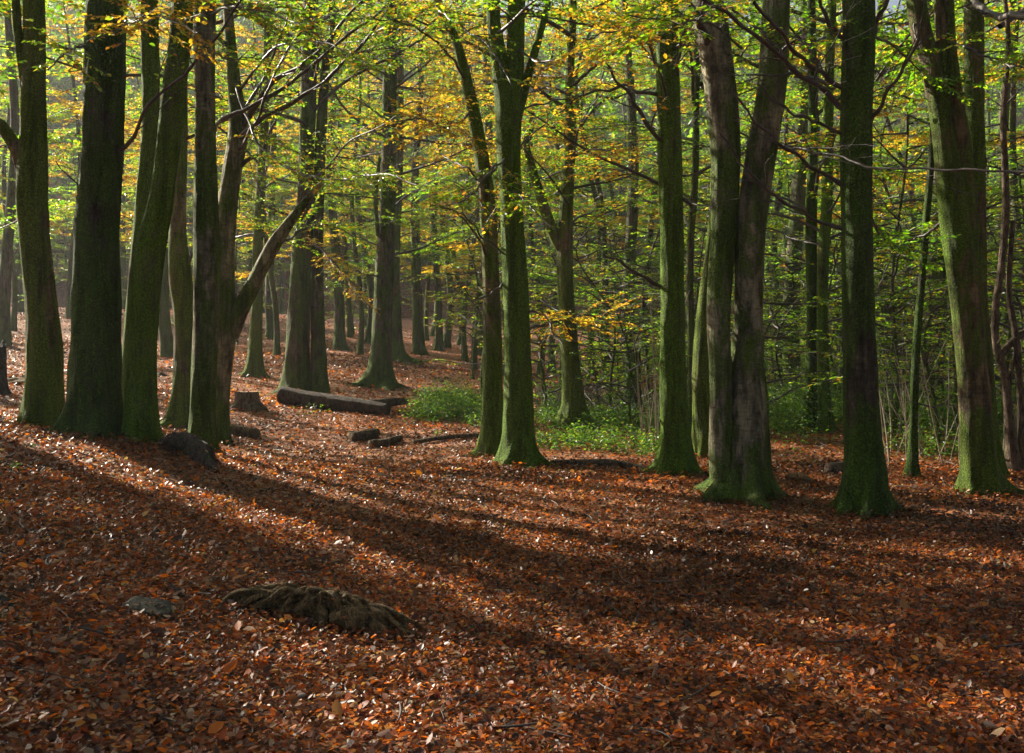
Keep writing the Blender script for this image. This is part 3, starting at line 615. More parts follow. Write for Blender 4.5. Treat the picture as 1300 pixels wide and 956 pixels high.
# ------------------------------------------------------------------ trees beyond, on the slope and in the far wood
def copy_tree(src, loc, rz, sc, label, cat, group, tilt=0):
    c = src.copy(); COL.objects.link(c); c.location = loc; c.rotation_euler = (tilt, tilt * .7, rz); c.scale = sc
    tag(c, label, cat, group)
    for ch in src.children:
        d = ch.copy(); COL.objects.link(d); d.parent = c
        for gch in ch.children:
            e = gch.copy(); COL.objects.link(e); e.parent = d
    return c
def crown_tree(kind, seed, h, r0, nb, h0, pal, bark_, lsize=.085, blen=(2, 3.6), dens=.5, loc=(0, 0, 0)):
    """a whole tree with one trunk mesh and one crown mesh (twigs) carrying its foliage"""
    r = np.random.default_rng(seed); root = empty(kind, loc)
    pts = np.array([[0, 0, 0, r0], [r.normal(0, .06), r.normal(0, .06), h * .15, r0 * .85], [r.normal(0, .2), r.normal(0, .2), h * .45, r0 * .68], [r.normal(0, .35), r.normal(0, .35), h * .75, r0 * .45], [r.normal(0, .4), r.normal(0, .4), h, r0 * .12]])
    pts0 = pts.copy(); pts = np.vstack([[0, 0, -.4, r0 * 1.3], pts])
    (V, Q), C = trunk_geo(pts0, seed, 16, .25, .7, 5, .05, .25); V[:16, 2] -= .35
    link('trunk', new_mesh('trunk', V, Q, M[bark_]), root)
    G = Geo(); lv = []
    for k in range(nb):
        hh = h0 + (h - h0 - .3) * (k + r.random()) / nb; q = int(np.argmin(abs(C[:, 2] - hh))); az = k * 2.4 + r.uniform(-.4, .4)
        L = r.uniform(*blen) * (1 - .5 * max(0, (hh - h0) / (h - h0)) ** 2)
        spray(C[q, :3], np.array([math.cos(az), math.sin(az), r.uniform(0, .5)]), UP, L, .02, r, G, lv, dens=dens, lsize=lsize, droop=.08)
    V, Q = G.arr(); cr = link('crown', new_mesh('crown', V, Q, M['twig']), root)
    link('foliage', leaves_mesh('foliage', lv, pal, r, M['leaf']), cr)
    return root, len(lv)
protos = []
spec = [('beech_tree', 201, 13, .16, 18, 2.5, 'lime', 'far', .10, (2.2, 4.0), .7), ('beech_tree', 202, 15, .20, 18, 3.5, 'gold', 'far', .10, (2.4, 4.2), .7), ('beech_tree', 203, 12, .11, 17, 2.0, 'green', 'far', .10, (2, 3.6), .7),
        ('beech_tree', 204, 14, .13, 17, 3.0, 'gold', 'far', .10, (2.2, 4), .7), ('beech_tree', 205, 16, .24, 18, 4.0, 'lime', 'far', .10, (2.4, 4.4), .7)]
for s in spec:
    r_, nl = crown_tree(*s); protos.append(r_); print('proto', nl)
young = []
for s in [('young_tree', 211, 4.5, .03, 26, .4, 'green', 'far', .07, (.9, 2.0), .7), ('young_tree', 212, 5.5, .035, 28, .6, 'lime', 'far', .07, (1, 2.3), .7), ('young_tree', 213, 3.2, .022, 18, .2, 'green', 'far', .065, (.6, 1.5), .8), ('young_tree', 214, 6.5, .04, 26, 1.2, 'lime', 'far', .07, (1.1, 2.4), .6)]:
    r_, nl = crown_tree(*s); young.append(r_); print('young', nl)
def bw(d): return (1.0 + d * 0)
ORD = ['leftmost', 'second', 'third', 'fourth', 'fifth', 'sixth', 'seventh', 'eighth', 'ninth', 'tenth'] + ['%dth' % k for k in range(11, 60)]
marks = [(56, 'olive edge beech'), (122, 'thick dark bank beech'), (200, 'leaning mossy beech'), (262, 'grey bank beech'), (620, 'left-bending central beech'), (656, 'stout central beech'),
         (854, 'green beech with snapped branch'), (935, 'two-stemmed beech'), (1090, 'big round green beech'), (1225, 'three-stemmed beech')]
def label_set(items, noun):
    zones = {}
    for px, o in items:
        z = sum(1 for m_ in marks if m_[0] < px); zones.setdefault(z, []).append((px, o))
    for z, l in zones.items():
        l.sort(key=lambda t: t[0])
        if z == 0: where = 'left of ' + marks[0][1]
        elif z == len(marks): where = 'right of ' + marks[-1][1]
        else: where = 'between %s and %s' % (marks[z - 1][1], marks[z][1])
        for k, (px, o) in enumerate(l): o['label'] = ('single ' if len(l) == 1 else ORD[k] + ' ') + noun + ' ' + where
used = set()
def place(pl, i, x, y, rz, sc, cat, group):
    loc = (x, y, hz(x, y)); src = pl[i]
    if (id(pl), i) not in used:
        used.add((id(pl), i)); src.location = loc; src.rotation_euler = (0, 0, rz); src.scale = sc; tag(src, 'x', cat, group); return src
    return copy_tree(src, loc, rz, sc, 'x', cat, group, random.uniform(-.03, .03))
rt = random.Random(11)
mid, far = [], []
# pixel column, base row, distance on the slope: trunks that can be told apart in the photograph
for px, d, i in [(-30, 25, 2), (17, 40, 2), (24, 52, 1), (88, 48, 3), (98, 58, 2), (5, 34, 4), (213, 33, 1), (352, 36, 3), (345, 46, 4), (431, 44, 4), (445, 52, 3), (457, 40, 2), (468, 50, 0), (532, 46, 4), (541, 56, 3), (557, 50, 1),
                 (590, 44, 2), (602, 40, 3), (686, 38, 2), (700, 41, 3), (752, 40, 0), (770, 33, 2), (803, 30, 4), (822, 42, 1), (990, 36, 0), (1008, 28, 4), (1065, 30, 2), (1128, 27, 3), (1140, 34, 0), (1184, 26, 1), (1280, 30, 4), (1310, 24, 2)]:
    x = (px - CX) / F * d; s = rt.uniform(.9, 1.25)
    o = place(protos, i, x, d, rt.uniform(0, 6.28), (s, s, s * rt.uniform(.95, 1.1)), 'tree', 'trees further back on the slope'); mid.append((px, o))
pos = []
while len(pos) < 95:
    d = rt.uniform(48, 105); px = rt.uniform(-60, 1360); x = (px - CX) / F * d
    if all((x - a) ** 2 + (d - b_) ** 2 > 5 for a, b_, _ in pos): pos.append((x, d, px))
for x, d, px in pos:
    s = rt.uniform(.9, 1.5)
    far.append((px, place(protos, rt.choice([2, 2, 0, 2, 2, 4]) if px > 650 or px < 150 else rt.choice([0, 2, 4, 0, 1, 3]), x, d, rt.uniform(0, 6.28), (s, s, s * rt.uniform(1, 1.2)), 'tree', 'distant trees of the wood')))
yg = []
for px, d, i in [(612, 27, 1), (600, 33, 3), (690, 26, 2), (760, 25, 0), (785, 29, 1), (745, 32, 3), (810, 22, 2), (825, 27, 3), (870, 24, 1), (985, 24, 0), (1000, 29, 3), (1065, 24, 1), (1120, 20, 0), (1135, 24, 3), (1175, 22, 1), (1195, 19, 2),
                 (1215, 27, 3), (1265, 21, 1), (1290, 19, 0), (1310, 26, 3), (960, 34, 3), (230, 36, 1), (0, 42, 0), (130, 55, 1), (300, 42, 3), (450, 54, 1), (560, 52, 3), (640, 36, 3), (905, 28, 0), (1050, 33, 3), (1150, 29, 3), (1240, 35, 1), (1110, 38, 3), (1330, 18, 1), (1185, 31, 0), (1275, 27, 0), (1130, 16.8, 1), (1192, 15.8, 0), (1212, 18, 3), (1000, 20.5, 0), (1275, 16.5, 2), (972, 17.5, 2), (1065, 21, 0), (1310, 17.5, 1), (1150, 18.5, 2), (800, 19.5, 2), (775, 22, 0), (690, 22.5, 2)] + [(rt.uniform(930, 1340), rt.uniform(21, 44), rt.randrange(4)) for _ in range(20)] + [(rt.uniform(650, 930), rt.uniform(27, 50), rt.randrange(4)) for _ in range(18)] + [(rt.uniform(-20, 520), rt.uniform(48, 66), rt.randrange(4)) for _ in range(14)]:
    x = (px - CX) / F * d; s = rt.uniform(.85, 1.3)
    yg.append((px, place(young, i, x, d, rt.uniform(0, 6.28), (s, s, s), 'young tree', 'young understorey trees')))
label_set(mid, 'slender tree further back'); label_set(far, 'faint distant tree'); label_set(yg, 'low young tree')
# unseen trees added off left, towards the sun: their shadows stripe the ground
off = []; rear = []
for x, y, i in [(-9.5, 11, 0), (-12, 15, 1), (-8, 6.5, 3), (-17, 13, 0), (-12.5, 8, 2), (-22, 18, 3), (-16, 29, 0), (-25, 30, 4), (-11, 20, 2), (-29, 22, 1), (-21, 38, 0), (-34, 34, 3), (-14, 13.5, 4), (-9.2, 14.6, 4), (-11.5, 12.2, 0)]:
    s = rt.uniform(.95, 1.3)
    off.append((x * 100, place(protos, i, x, y, rt.uniform(0, 6.28), (s, s, s), 'tree', 'added shade trees beyond the left edge')))
for k, (a, o) in enumerate(off):
    if k not in (0, 1, 3, 5, 12, 13):  # these lose their crowns to let the sun through
        for ch in list(o.children):
            if ch.name.startswith('crown'):
                for gch in list(ch.children): bpy.data.objects.remove(gch)
                bpy.data.objects.remove(ch)
for x, y, i in [(5.5, 1.5, 1), (-3, -5, 0), (10.5, 6, 3), (3.5, -6, 4), (10, -2, 0), (15, 5, 4), (13, 12, 1), (-8, -4, 2), (0, -11, 1), (18, 17, 0)]:  # unseen trees added to block sky light from behind and right
    s = rt.uniform(1, 1.25)
    rear.append((x, place(protos, i, x, y, rt.uniform(0, 6.28), (s, s, s * 1.1), 'tree', 'added sky-blocking trees around the photographer')))
rear.sort(key=lambda t: t[0])
for k, (a, o) in enumerate(rear): o['label'] = 'unseen beech added to block sky behind or right of the viewpoint, %s' % ORD[k]
off.sort(key=lambda t: t[0])
for k, (a, o) in enumerate(off): o['label'] = 'unseen beech added for its shadow outside the left edge of the picture, %s' % ORD[k]

# the far-off wood as one mass of leaves behind the last trunks
r = np.random.default_rng(77); N = 170000
ang = r.uniform(-0.85, 0.85, N); dist = 84 + 56 * r.random(N); zz = r.random(N) ** .8 * 9
x = np.tan(ang) * dist; y = dist
cl = wob(x * .35, zz * .5, 9) + wob(x * .12 + 3, y * .1, 8)
keep = cl > -1.1
x, y, zz = x[keep], y[keep], zz[keep]; z = H(x, y) + zz; N = len(x)
V, Q = leaves_geo(np.c_[x, y, z], r.normal(0, 1, (N, 3)), r.normal(0, 1, (N, 3)) + np.array([0, -.3, 1]), r.uniform(.35, .85, N), .8)
o = link('distant_woodland', new_mesh('distant_woodland', V, Q, M['leaf'], np.where(r.random((N, 1)).repeat(6, 0) < .5, leafcols('lime', N, r), leafcols('green', N, r)), False)); tag(o, 'hazy mass of far woodland foliage behind all the trunks', 'woodland', kind='stuff')

# ------------------------------------------------------------------ logs, stumps, stones
def log_obj(name, label, cat, pts, radii, mat_, seed, forks=(), group=None, rough=.12, seg=22):
    pts = np.array(pts, float); base = np.array([pts[0][0], pts[0][1], pts[0][2]])
    rows = np.c_[pts, radii]; rows[:, :3] -= base
    C = catmull(rows, .06); rr_ = np.random.default_rng(seed); th = np.linspace(0, 6.2832, seg, endpoint=False)[None]; s = np.arange(len(C))[:, None] * .06
    V, Q = tube(C[:, :3], C[:, 3], seg, 1 + rough * fBm(th, s * 2, rr_, 2, 4), cap=True); G = Geo(); G.add(V, Q)
    for f in forks:
        fr = np.array(f, float); fr[:, :3] -= base; C2 = catmull(fr, .05); V, Q = tube(C2[:, :3], C2[:, 3], 12, cap=True); G.add(V, Q)
    V, Q = G.arr(); o = link(name, new_mesh(name, V, Q, M[mat_]), loc=base); tag(o, label, cat, group); return o
def L3(px, d, up): x = (px - CX) / F * d; return [x, d, hz(x, d) + up]
log_obj('fallen_log', 'long dark fallen log lying in front of the twin-stemmed beech, forked at its right end', 'log',
        [L3(356, 21.9, .19), L3(400, 21.7, .16), L3(450, 21.4, .15), L3(492, 21.1, .13)], [.185, .175, .16, .13], 'darkwood', 1, rough=.05,
        forks=[[[*L3(465, 21.4, .16), .12], [*L3(490, 21.7, .22), .10], [*L3(516, 22.1, .26), .075]]])
log_obj('short_log', 'short pale sawn log beside the crooked forking beech', 'log', [L3(291, 17.2, .09), L3(310, 17.2, .085), L3(327, 17.1, .085)], [.085, .085, .082], 'deadwood', 2, group='short cut logs')
log_obj('short_log', 'short round log at the middle of the clearing, the left of two', 'log', [L3(447, 17.4, .09), L3(462, 17.6, .09), L3(478, 17.9, .09)], [.095, .09, .085], 'deadwood', 3, group='short cut logs')
log_obj('short_log', 'thin cut log pointing away, the right and nearer of two in the clearing', 'log', [L3(472, 16.4, .07), L3(490, 16.8, .07), L3(508, 17.4, .07)], [.08, .075, .06], 'deadwood', 4, group='short cut logs')
log_obj('fallen_branch', 'long thin fallen branch at the front edge of the green brambles', 'branch', [L3(525, 17.0, .04), L3(560, 17.4, .05), L3(600, 17.6, .04), L3(618, 17.8, .03)], [.035, .04, .035, .02], 'deadwood', 5, seg=8)
log_obj('fallen_branch', 'flat rotten fallen branch on the leaves right of the stout central beech', 'branch', [L3(700, 13.9, .03), L3(740, 13.7, .05), L3(780, 13.5, .05), L3(822, 13.2, .03)], [.03, .05, .05, .025], 'deadwood', 6, seg=10)
log_obj('fallen_branch', 'dark stick lying in the brambles at the foot of the elbow-limbed beech', 'branch', [L3(730, 19.2, .05), L3(745, 19.0, .12), L3(762, 18.9, .1)], [.05, .06, .03], 'burnt', 7, seg=8)
log_obj('short_log', 'small grey log end among leaves left of the big round dark green beech', 'log', [L3(1052, 12.6, .07), L3(1062, 12.7, .07), L3(1074, 12.9, .07)], [.075, .07, .06], 'deadwood', 8, group='short cut logs')
log_obj('mossy_branch', 'low moss-covered piece of wood between the two-stemmed beech and the big round trunk', 'branch', [L3(998, 11.9, .02), L3(1015, 11.8, .05), L3(1038, 11.6, .02)], [.04, .05, .02], 'mosswood', 9, seg=10)

def lump(name, label, cat, base, ax, ay, az, mat_, seed, amp=.25, rot=0, ridges=0, nu=56, nv=28, parts=None):
    rr_ = np.random.default_rng(seed); u = np.linspace(0, 2 * math.pi, nu, endpoint=False)[None]; v = np.linspace(0, math.pi * .62, nv)[:, None]
    d = np.zeros((nv, nu))
    for k in range(6):
        kx = int(rr_.integers(1, 3 + k * 2)); d = d + np.sin(kx * u + rr_.uniform(0, 6.28) + 2 * np.sin(v * (1 + k) + rr_.uniform(0, 6.28))) * np.sin(v * (1.5 + k)) / (1 + k * .7)
    d = 1 + amp * d * .5
    if ridges: d = d + .07 * np.sin(ridges * u + 2.5 * np.sin(v * 3 + 1)) * np.sin(v) + .03 * np.sin(ridges * 2.7 * u + 4 * v)
    X = ax * np.sin(v) * np.cos(u) * d; Y = ay * np.sin(v) * np.sin(u) * d; Z = az * np.cos(v) * d
    c, s = math.cos(rot), math.sin(rot); V = np.stack([X * c - Y * s, X * s + Y * c, Z + 0 * X], -1).reshape(-1, 3)
    i = np.arange(nv - 1)[:, None]; j = np.arange(nu)[None]; j2 = (j + 1) % nu
    Q = np.stack([i * nu + j, (i + 1) * nu + j, (i + 1) * nu + j2, i * nu + j2], -1).reshape(-1, 4)
    if name == 'stone':
        nrm = rr_.normal(0, 1, (9, 3)); nrm[:, 2] = np.abs(nrm[:, 2]); nrm /= np.linalg.norm(nrm, axis=1)[:, None]; sc_ = np.array([ax, ay, az])
        W_ = V / sc_
        for q in nrm: dd = np.clip(W_ @ q - .62, 0, None)[:, None]; W_ = W_ - dd * q * .95
        V = W_ * sc_ * 1.35
    o = link(name, new_mesh(name, V, Q, M[mat_], smooth=name != 'stone'), loc=base); tag(o, label, cat); return o
def stump(name, label, base, r0, h, mat_, seed, flare=1.1, lobes=6, jag=.0, lean=(0, 0)):
    root = empty(name, base); tag(root, label, 'stump'); seg = 32
    pts = np.array([[0, 0, 0, r0], [lean[0] * .5, lean[1] * .5, h * .5, r0 * .9], [lean[0], lean[1], h, r0 * .86]])
    (V, Q), C = trunk_geo(pts, seed, seg, .03, flare, lobes, .06, h * .3); V[:seg, 2] -= .15
    rr_ = np.random.default_rng(seed); top = V[-seg:].copy(); V[-seg:, 2] += jag * rr_.uniform(-1, 1, seg)
    link('trunk', new_mesh('stump', V, Q, M[mat_]), root)
    t = V[-seg:].copy(); c = t.mean(0) - np.array([0, 0, .01 + jag]); VV = np.vstack([t, c[None]]); j = np.arange(0, seg, 2)
    QQ = np.stack([np.full_like(j, seg), j, (j + 1) % seg, (j + 2) % seg], -1)
    link('cut_face', new_mesh('cut_face', VV, QQ, M['cut'] if jag == 0 else M[mat_]), root)
    return root
p = ground_at(314, 519); stump('tree_stump', 'sawn brown stump with spreading roots left of the long fallen log', p, .25, .36, 'deadwood', 60)
x, d = (-3 - CX) / F * 20, 20; stump('tree_stump', 'tall dark broken snag cut off by the left edge of the picture', (x, d, hz(x, d)), .17, 1.0, 'burnt', 61, flare=.5, jag=.12)
x, d = (804 - CX) / F * 24, 24; stump('tree_stump', 'dark jagged stump standing in bushes left of the upright dark green beech', (x, d, hz(x, d)), .20, 1.5, 'dark', 62, flare=.5, jag=.14)

# black root on the bank edge
p1 = np.array(L3(232, 11.0, .06)); root = empty('dead_root', p1); tag(root, 'black rotten root lying over the edge of the bank below the straight grey beech', 'root')
G = Geo()
for k, (pa, w) in enumerate([([(212, 11.2, .04), (228, 11.0, .13), (245, 10.8, .15), (258, 10.5, .08), (272, 10.2, -.03)], .11), ([(222, 11.0, .10), (238, 10.8, .17), (250, 10.7, .16), (262, 10.4, .10), (276, 10.1, .0)], .055), ([(216, 11.1, .12), (232, 11.0, .19), (244, 10.9, .16)], .05), ([(240, 10.7, .1), (250, 10.5, .04), (256, 10.3, -.03)], .05)]):
    C = catmull(np.array([[*L3(*q), w * (1 - .12 * i)] for i, q in enumerate(pa)]), .03); C[:, :3] -= p1
    th = np.linspace(0, 6.2832, 16, endpoint=False)[None]; s = np.arange(len(C))[:, None] * .03
    V, Q = tube(C[:, :3], C[:, 3], 16, 1 + .22 * fBm(th, s * 6, np.random.default_rng(80 + k), 2, 6), cap=True); G.add(V, Q)
rs_ = random.Random(9)
for k in range(30):
    a = rs_.uniform(210, 262); q0 = rs_.uniform(10.75, 11.2); L_ = rs_.uniform(8, 24); up = .19 - abs(a - 238) * .003 + rs_.uniform(-.04, .03); w_ = rs_.uniform(.008, .022)
    C = catmull(np.array([[*L3(a + L_ * t_, q0 - .18 * t_, up - .20 * t_ * t_ + rs_.uniform(-.015, .015)), w_ * (1.1 - t_ * .8)] for t_ in (0, .33, .66, 1)]), .02); C[:, :3] -= p1
    V, Q = tube(C[:, :3], C[:, 3], 8, cap=True); G.add(V, Q)
V, Q = G.arr(); link('wood', new_mesh('wood', V, Q, M['rootwood']), root)
# foreground stump: a ragged hump with roots running out
pc = ground_at(425, 792); root = empty('mossy_stump', pc); tag(root, 'rotten mossy stump with long roots half buried in leaves in the foreground', 'stump')
G = Geo(); d0 = pc[1]
def rt_(pts, w, k):
    C = catmull(np.array([[(px - CX) / F * (d0 + dd), d0 + dd, hz((px - CX) / F * (d0 + dd), d0 + dd) + up, w_] for px, dd, up, w_ in pts]), .015); C[:, :3] -= pc
    th = np.linspace(0, 6.2832, 22, endpoint=False)[None]; s = np.arange(len(C))[:, None] * .015
    V, Q = tube(C[:, :3], C[:, 3], 22, 1 + .13 * fBm(th, s * 6, np.random.default_rng(90 + k), 3, 5) + .06 * np.sin(9 * th + 3 * s), cap=True); G.add(V, Q)
rt_([(322, -.02, -.01, .02), (340, .0, .03, .04), (362, .03, .06, .045), (385, .05, .09, .06), (402, .06, .10, .07), (420, .06, .06, .07)], 1, 0)
rt_([(350, -.06, .0, .03), (370, -.04, .03, .04), (395, .0, .07, .055), (415, .03, .10, .06), (432, .05, .06, .055)], 1, 1)
rt_([(395, .1, .05, .06), (412, .1, .08, .055), (440, .08, .06, .075), (465, .05, .05, .07), (492, .0, .025, .05), (515, -.06, .01, .035), (545, -.14, -.01, .015)], 1, 2)
rt_([(420, -.05, .03, .05), (445, -.05, .06, .07), (470, -.04, .04, .06), (490, -.1, .01, .04)], 1, 3)
rt_([(405, -.02, .06, .05), (408, -.08, .02, .04), (402, -.16, -.01, .025)], 1, 4)
rt_([(425, .1, .10, .03), (428, .09, .13, .03), (445, .09, .12, .03), (462, .08, .09, .02)], 1, 5)
rs_ = random.Random(4)
for k in range(60):       # ragged fibres and thin roots over the hump
    a = rs_.uniform(345, 470); sgn = rs_.choice([-1, 1]) if 390 < a < 450 else (-1 if a < 400 else 1); top = .15 - abs(a - 412) * .0010 + rs_.uniform(-.02, .035); y0 = rs_.uniform(-.02, .1); L_ = rs_.uniform(20, 75); j1, j2, j3 = (rs_.uniform(-6, 6) for _ in range(3)); wf = rs_.uniform(.5, 1.5)
    rt_([(a, y0, top * .92, .010 * wf), (a + sgn * L_ * .35 + j1, y0 - .03, top * .98, .012 * wf), (a + sgn * L_ * .7 + j2, y0 - rs_.uniform(.02, .09), top * .6, .010 * wf), (a + sgn * L_ + j3, y0 - rs_.uniform(.0, .16), top * .1, .005 * wf)], 1, 10 + k)
V, Q = G.arr(); link('wood', new_mesh('wood', V, Q, M['mosswood']), root)
for px, py, w, d_, h, seed, lab in [(182, 776, .17, .11, .085, 101, 'flat-sided greenish stone half sunk in leaves at lower left'), (2, 772, .07, .06, .06, 102, 'small bluish stone at the lower left edge of the picture')]:
    p = ground_at(px, py); lump('stone', lab, 'stone', p - np.array([0, 0, .01]), w, d_, h, 'stone', seed, .3, .3)
x, d = (22 - CX) / F * 22, 22; lump('mossy_mound', 'low dark mossy mound on the slope at the left edge', 'mound', (x, d, hz(x, d) - .05), .45, .3, .2, 'mosswood', 103, .3)
x, d = (204 - CX) / F * 27, 27; lump('stone', 'dark stone on the lit slope between leaning and broken-shouldered beeches', 'stone', (x, d, hz(x, d) - .05), .28, .2, .14, 'burnt', 104, .3)

# ------------------------------------------------------------------ fallen leaves
def scatter(dmin, dmax, rho, r, xl=-.60, xr=.60):
    n_ = int((dmax ** 2 - dmin ** 2) / 2 * (xr - xl) * rho); d = np.sqrt(r.uniform(dmin ** 2, dmax ** 2, n_)); return d * r.uniform(xl, xr, n_), d
r = np.random.default_rng(5)
bands = [(2.6, 6, 3300), (6, 9, 2600), (9, 14, 1100), (14, 24, 330), (24, 38, 120), (38, 62, 40)]
XX, YY = [], []
for a, b_, rho in bands:
    x, y = scatter(a, b_, rho, r, -.62, .62); XX.append(x); YY.append(y)
x = np.concatenate(XX); y = np.concatenate(YY); N = len(x); print('litter', N)
z = H(x, y) + r.uniform(0.002, .04, N) ** 1
bx, by = [], []
for o_ in list(S.objects):
    if o_.parent is None and o_.name.startswith(('beech_tree', 'hawthorn', 'young_tree')) and o_.location.y < 22 and o_.location.y > 8 and abs(o_.location.x) < o_.location.y * .58:
        k_ = 420 if o_.location.y < 14 else 160; a_ = r.uniform(0, 6.28, k_); q_ = .2 + np.abs(r.normal(0, .32, k_)); bx.append(o_.location.x + np.cos(a_) * q_); by.append(o_.location.y + np.sin(a_) * q_)
bx = np.concatenate(bx); by = np.concatenate(by)
z = np.r_[z, H(bx, by) + r.uniform(.01, .09, len(bx))]; x = np.r_[x, bx]; y = np.r_[y, by]; N = len(x)
from mathutils.bvhtree import BVHTree
ex = []
for o_ in list(S.objects):
    if o_.type == 'MESH' and (o_.name.startswith(('stone', 'wood', 'fallen_log', 'short_log')) or (o_.parent and o_.parent.name.startswith('tree_stump'))):
        me_ = o_.data; off_ = np.array(o_.location) + (np.array(o_.parent.location) if o_.parent else 0)
        co_ = np.empty(len(me_.vertices) * 3, np.float32); me_.vertices.foreach_get('co', co_); co_ = co_.reshape(-1, 3) + off_
        bv = BVHTree.FromPolygons([tuple(c) for c in co_], [tuple(p_.vertices) for p_ in me_.polygons]); lo, hi = co_.min(0), co_.max(0)
        dens_ = 90 if o_.name.startswith(('wood', 'stone')) else 30
        for _ in range(int((hi[0] - lo[0]) * (hi[1] - lo[1]) * dens_ * (2.2 if o_.location.y < 8 else 1))):
            h_ = bv.ray_cast((r.uniform(lo[0], hi[0]), r.uniform(lo[1], hi[1]), hi[2] + 1), (0, 0, -1))
            if h_[0] is not None and abs(h_[1][2]) > .45: ex.append((h_[0][0], h_[0][1], h_[0][2] + .006))
ex = np.array(ex); print('leaves on wood and stone', len(ex))
x = np.r_[x, ex[:, 0]]; y = np.r_[y, ex[:, 1]]; z = np.r_[z, ex[:, 2]]; N = len(x)
far_s = 1 + np.clip((y - 8) / 30, 0, 1) * 1.6
az = r.uniform(0, 6.28, N); tilt = r.normal(0, .38, N)
D = np.c_[np.cos(az), np.sin(az), tilt]; Nn = np.c_[r.normal(0, .45, N), r.normal(0, .45, N), np.ones(N)]
V, Q = leaves_geo(np.c_[x, y, z], D, Nn, (.019 + .031 * r.random(N) ** 1.6 + .035 * (r.random(N) < .018)) * far_s, .66, r.uniform(-.12, .22, N), r.uniform(-.25, .3, N))
dr = np.clip(.86 + .26 * wob(x * 1.1, y * 1.1, 21) + .20 * wob(x * 4, y * 4, 22), .35, 1.25)
o = link('leaf_litter', new_mesh('leaf_litter', V, Q, M['litter'], leafcols('litter', N, r) * np.repeat(dr, 6)[:, None], True)); tag(o, 'russet carpet of fallen beech leaves covering the woodland floor', 'fallen leaves', kind='stuff')

r = np.random.default_rng(61); G = Geo()
x, y = scatter(3.5, 22, 1.6, r)
for a, b_ in zip(x, y):
    L_ = r.uniform(.10, .55); an = r.uniform(0, 6.28); t = np.linspace(-1, 1, 7)[:, None]; bend = r.normal(0, .12)
    C = np.c_[a + L_ / 2 * t * math.cos(an) - bend * L_ * t ** 2 * math.sin(an), b_ + L_ / 2 * t * math.sin(an) + bend * L_ * t ** 2 * math.cos(an), np.zeros(7)]
    C[:, 2] = H(C[:, 0], C[:, 1]) + .03 + r.uniform(0, .015) + .03 * r.random() * t[:, 0]
    V, Q = tube(C, r.uniform(.0025, .007) * (1 - .3 * np.abs(t[:, 0])), 5); G.add(V, Q)
V, Q = G.arr(); o = link('fallen_twigs', new_mesh('fallen_twigs', V, Q, M['twig'])); tag(o, 'thin dark twigs strewn over the fallen leaves', 'twigs', kind='stuff')

# ------------------------------------------------------------------ brambles and low green plants
def inpoly(px, py, poly):
    c = np.zeros(len(px), bool); j = len(poly) - 1
    for i in range(len(poly)):
        xi, yi = poly[i]; xj, yj = poly[j]
        c ^= ((yi > py) != (yj > py)) & (px < (xj - xi) * (py - yi) / (yj - yi + 1e-9) + xi); j = i
    return c
def herb_patch(name, label, polyxy, n_plants, hmean, pal, seed, lsize=.05, cat='undergrowth', nleaf=26, stems='palestick'):
    r = np.random.default_rng(seed); poly = np.array(polyxy); lo, hi = poly.min(0), poly.max(0)
    xs, ys = [], []
    while len(xs) < n_plants:
        a = r.uniform(lo[0], hi[0], 4000); b_ = r.uniform(lo[1], hi[1], 4000); k = inpoly(a, b_, polyxy) & (wob(a * 2, b_ * 2, seed) > r.uniform(-.9, 2.0, 4000)); xs += list(a[k]); ys += list(b_[k])
    x = np.array(xs[:n_plants]); y = np.array(ys[:n_plants]); z = H(x, y); hh = hmean * r.uniform(.4, 1.5, n_plants) * (1 + .3 * wob(x, y, seed + 1))
    hh = np.maximum(hh, .06)
    k = np.repeat(np.arange(n_plants), nleaf); t = r.random(len(k)) ** .7; aa = r.uniform(0, 6.28, len(k)); rad = r.random(len(k)) * .5 * hh[k]
    Pp = np.c_[x[k] + np.cos(aa) * rad, y[k] + np.sin(aa) * rad, z[k] + hh[k] * t]
    V, Q = leaves_geo(Pp, np.c_[np.cos(aa), np.sin(aa), r.normal(-.1, .4, len(k))], np.c_[r.normal(0, .5, (len(k), 2)), np.ones(len(k))], lsize * r.uniform(.5, 1.4, len(k)), .6)
    o = link(name, new_mesh(name, V, Q, M['herb'], leafcols(pal, len(k), r), False)); tag(o, label, cat, kind='stuff')
def wp(px, d): return ((px - CX) / F * d, d)
herb_patch('brambles', 'bright green bramble patch at the right end of the long log', [wp(500, 18.8), wp(540, 17.6), wp(640, 16.8), wp(650, 23), wp(590, 27), wp(540, 26), wp(522, 21)], 700, .36, 'herb', 301)
herb_patch('ground_plants', 'low green plants around the elbow-limbed beech and beyond the clearing', [wp(675, 15.5), wp(740, 15.2), wp(830, 14.2), wp(900, 16), wp(900, 27), wp(690, 28)], 1100, .26, 'herb', 302)
herb_patch('undergrowth', 'green undergrowth filling the wood floor at the right', [wp(960, 13.8), wp(1100, 14.5), wp(1340, 13.0), wp(1340, 30), wp(950, 30)], 4200, .42, 'herb', 303)
herb_patch('far_undergrowth', 'darker low bushes further back under the right hand trees', [wp(660, 27), wp(1340, 30), wp(1340, 60), wp(800, 60), wp(780, 36)], 1500, .9, 'green', 304, .11)
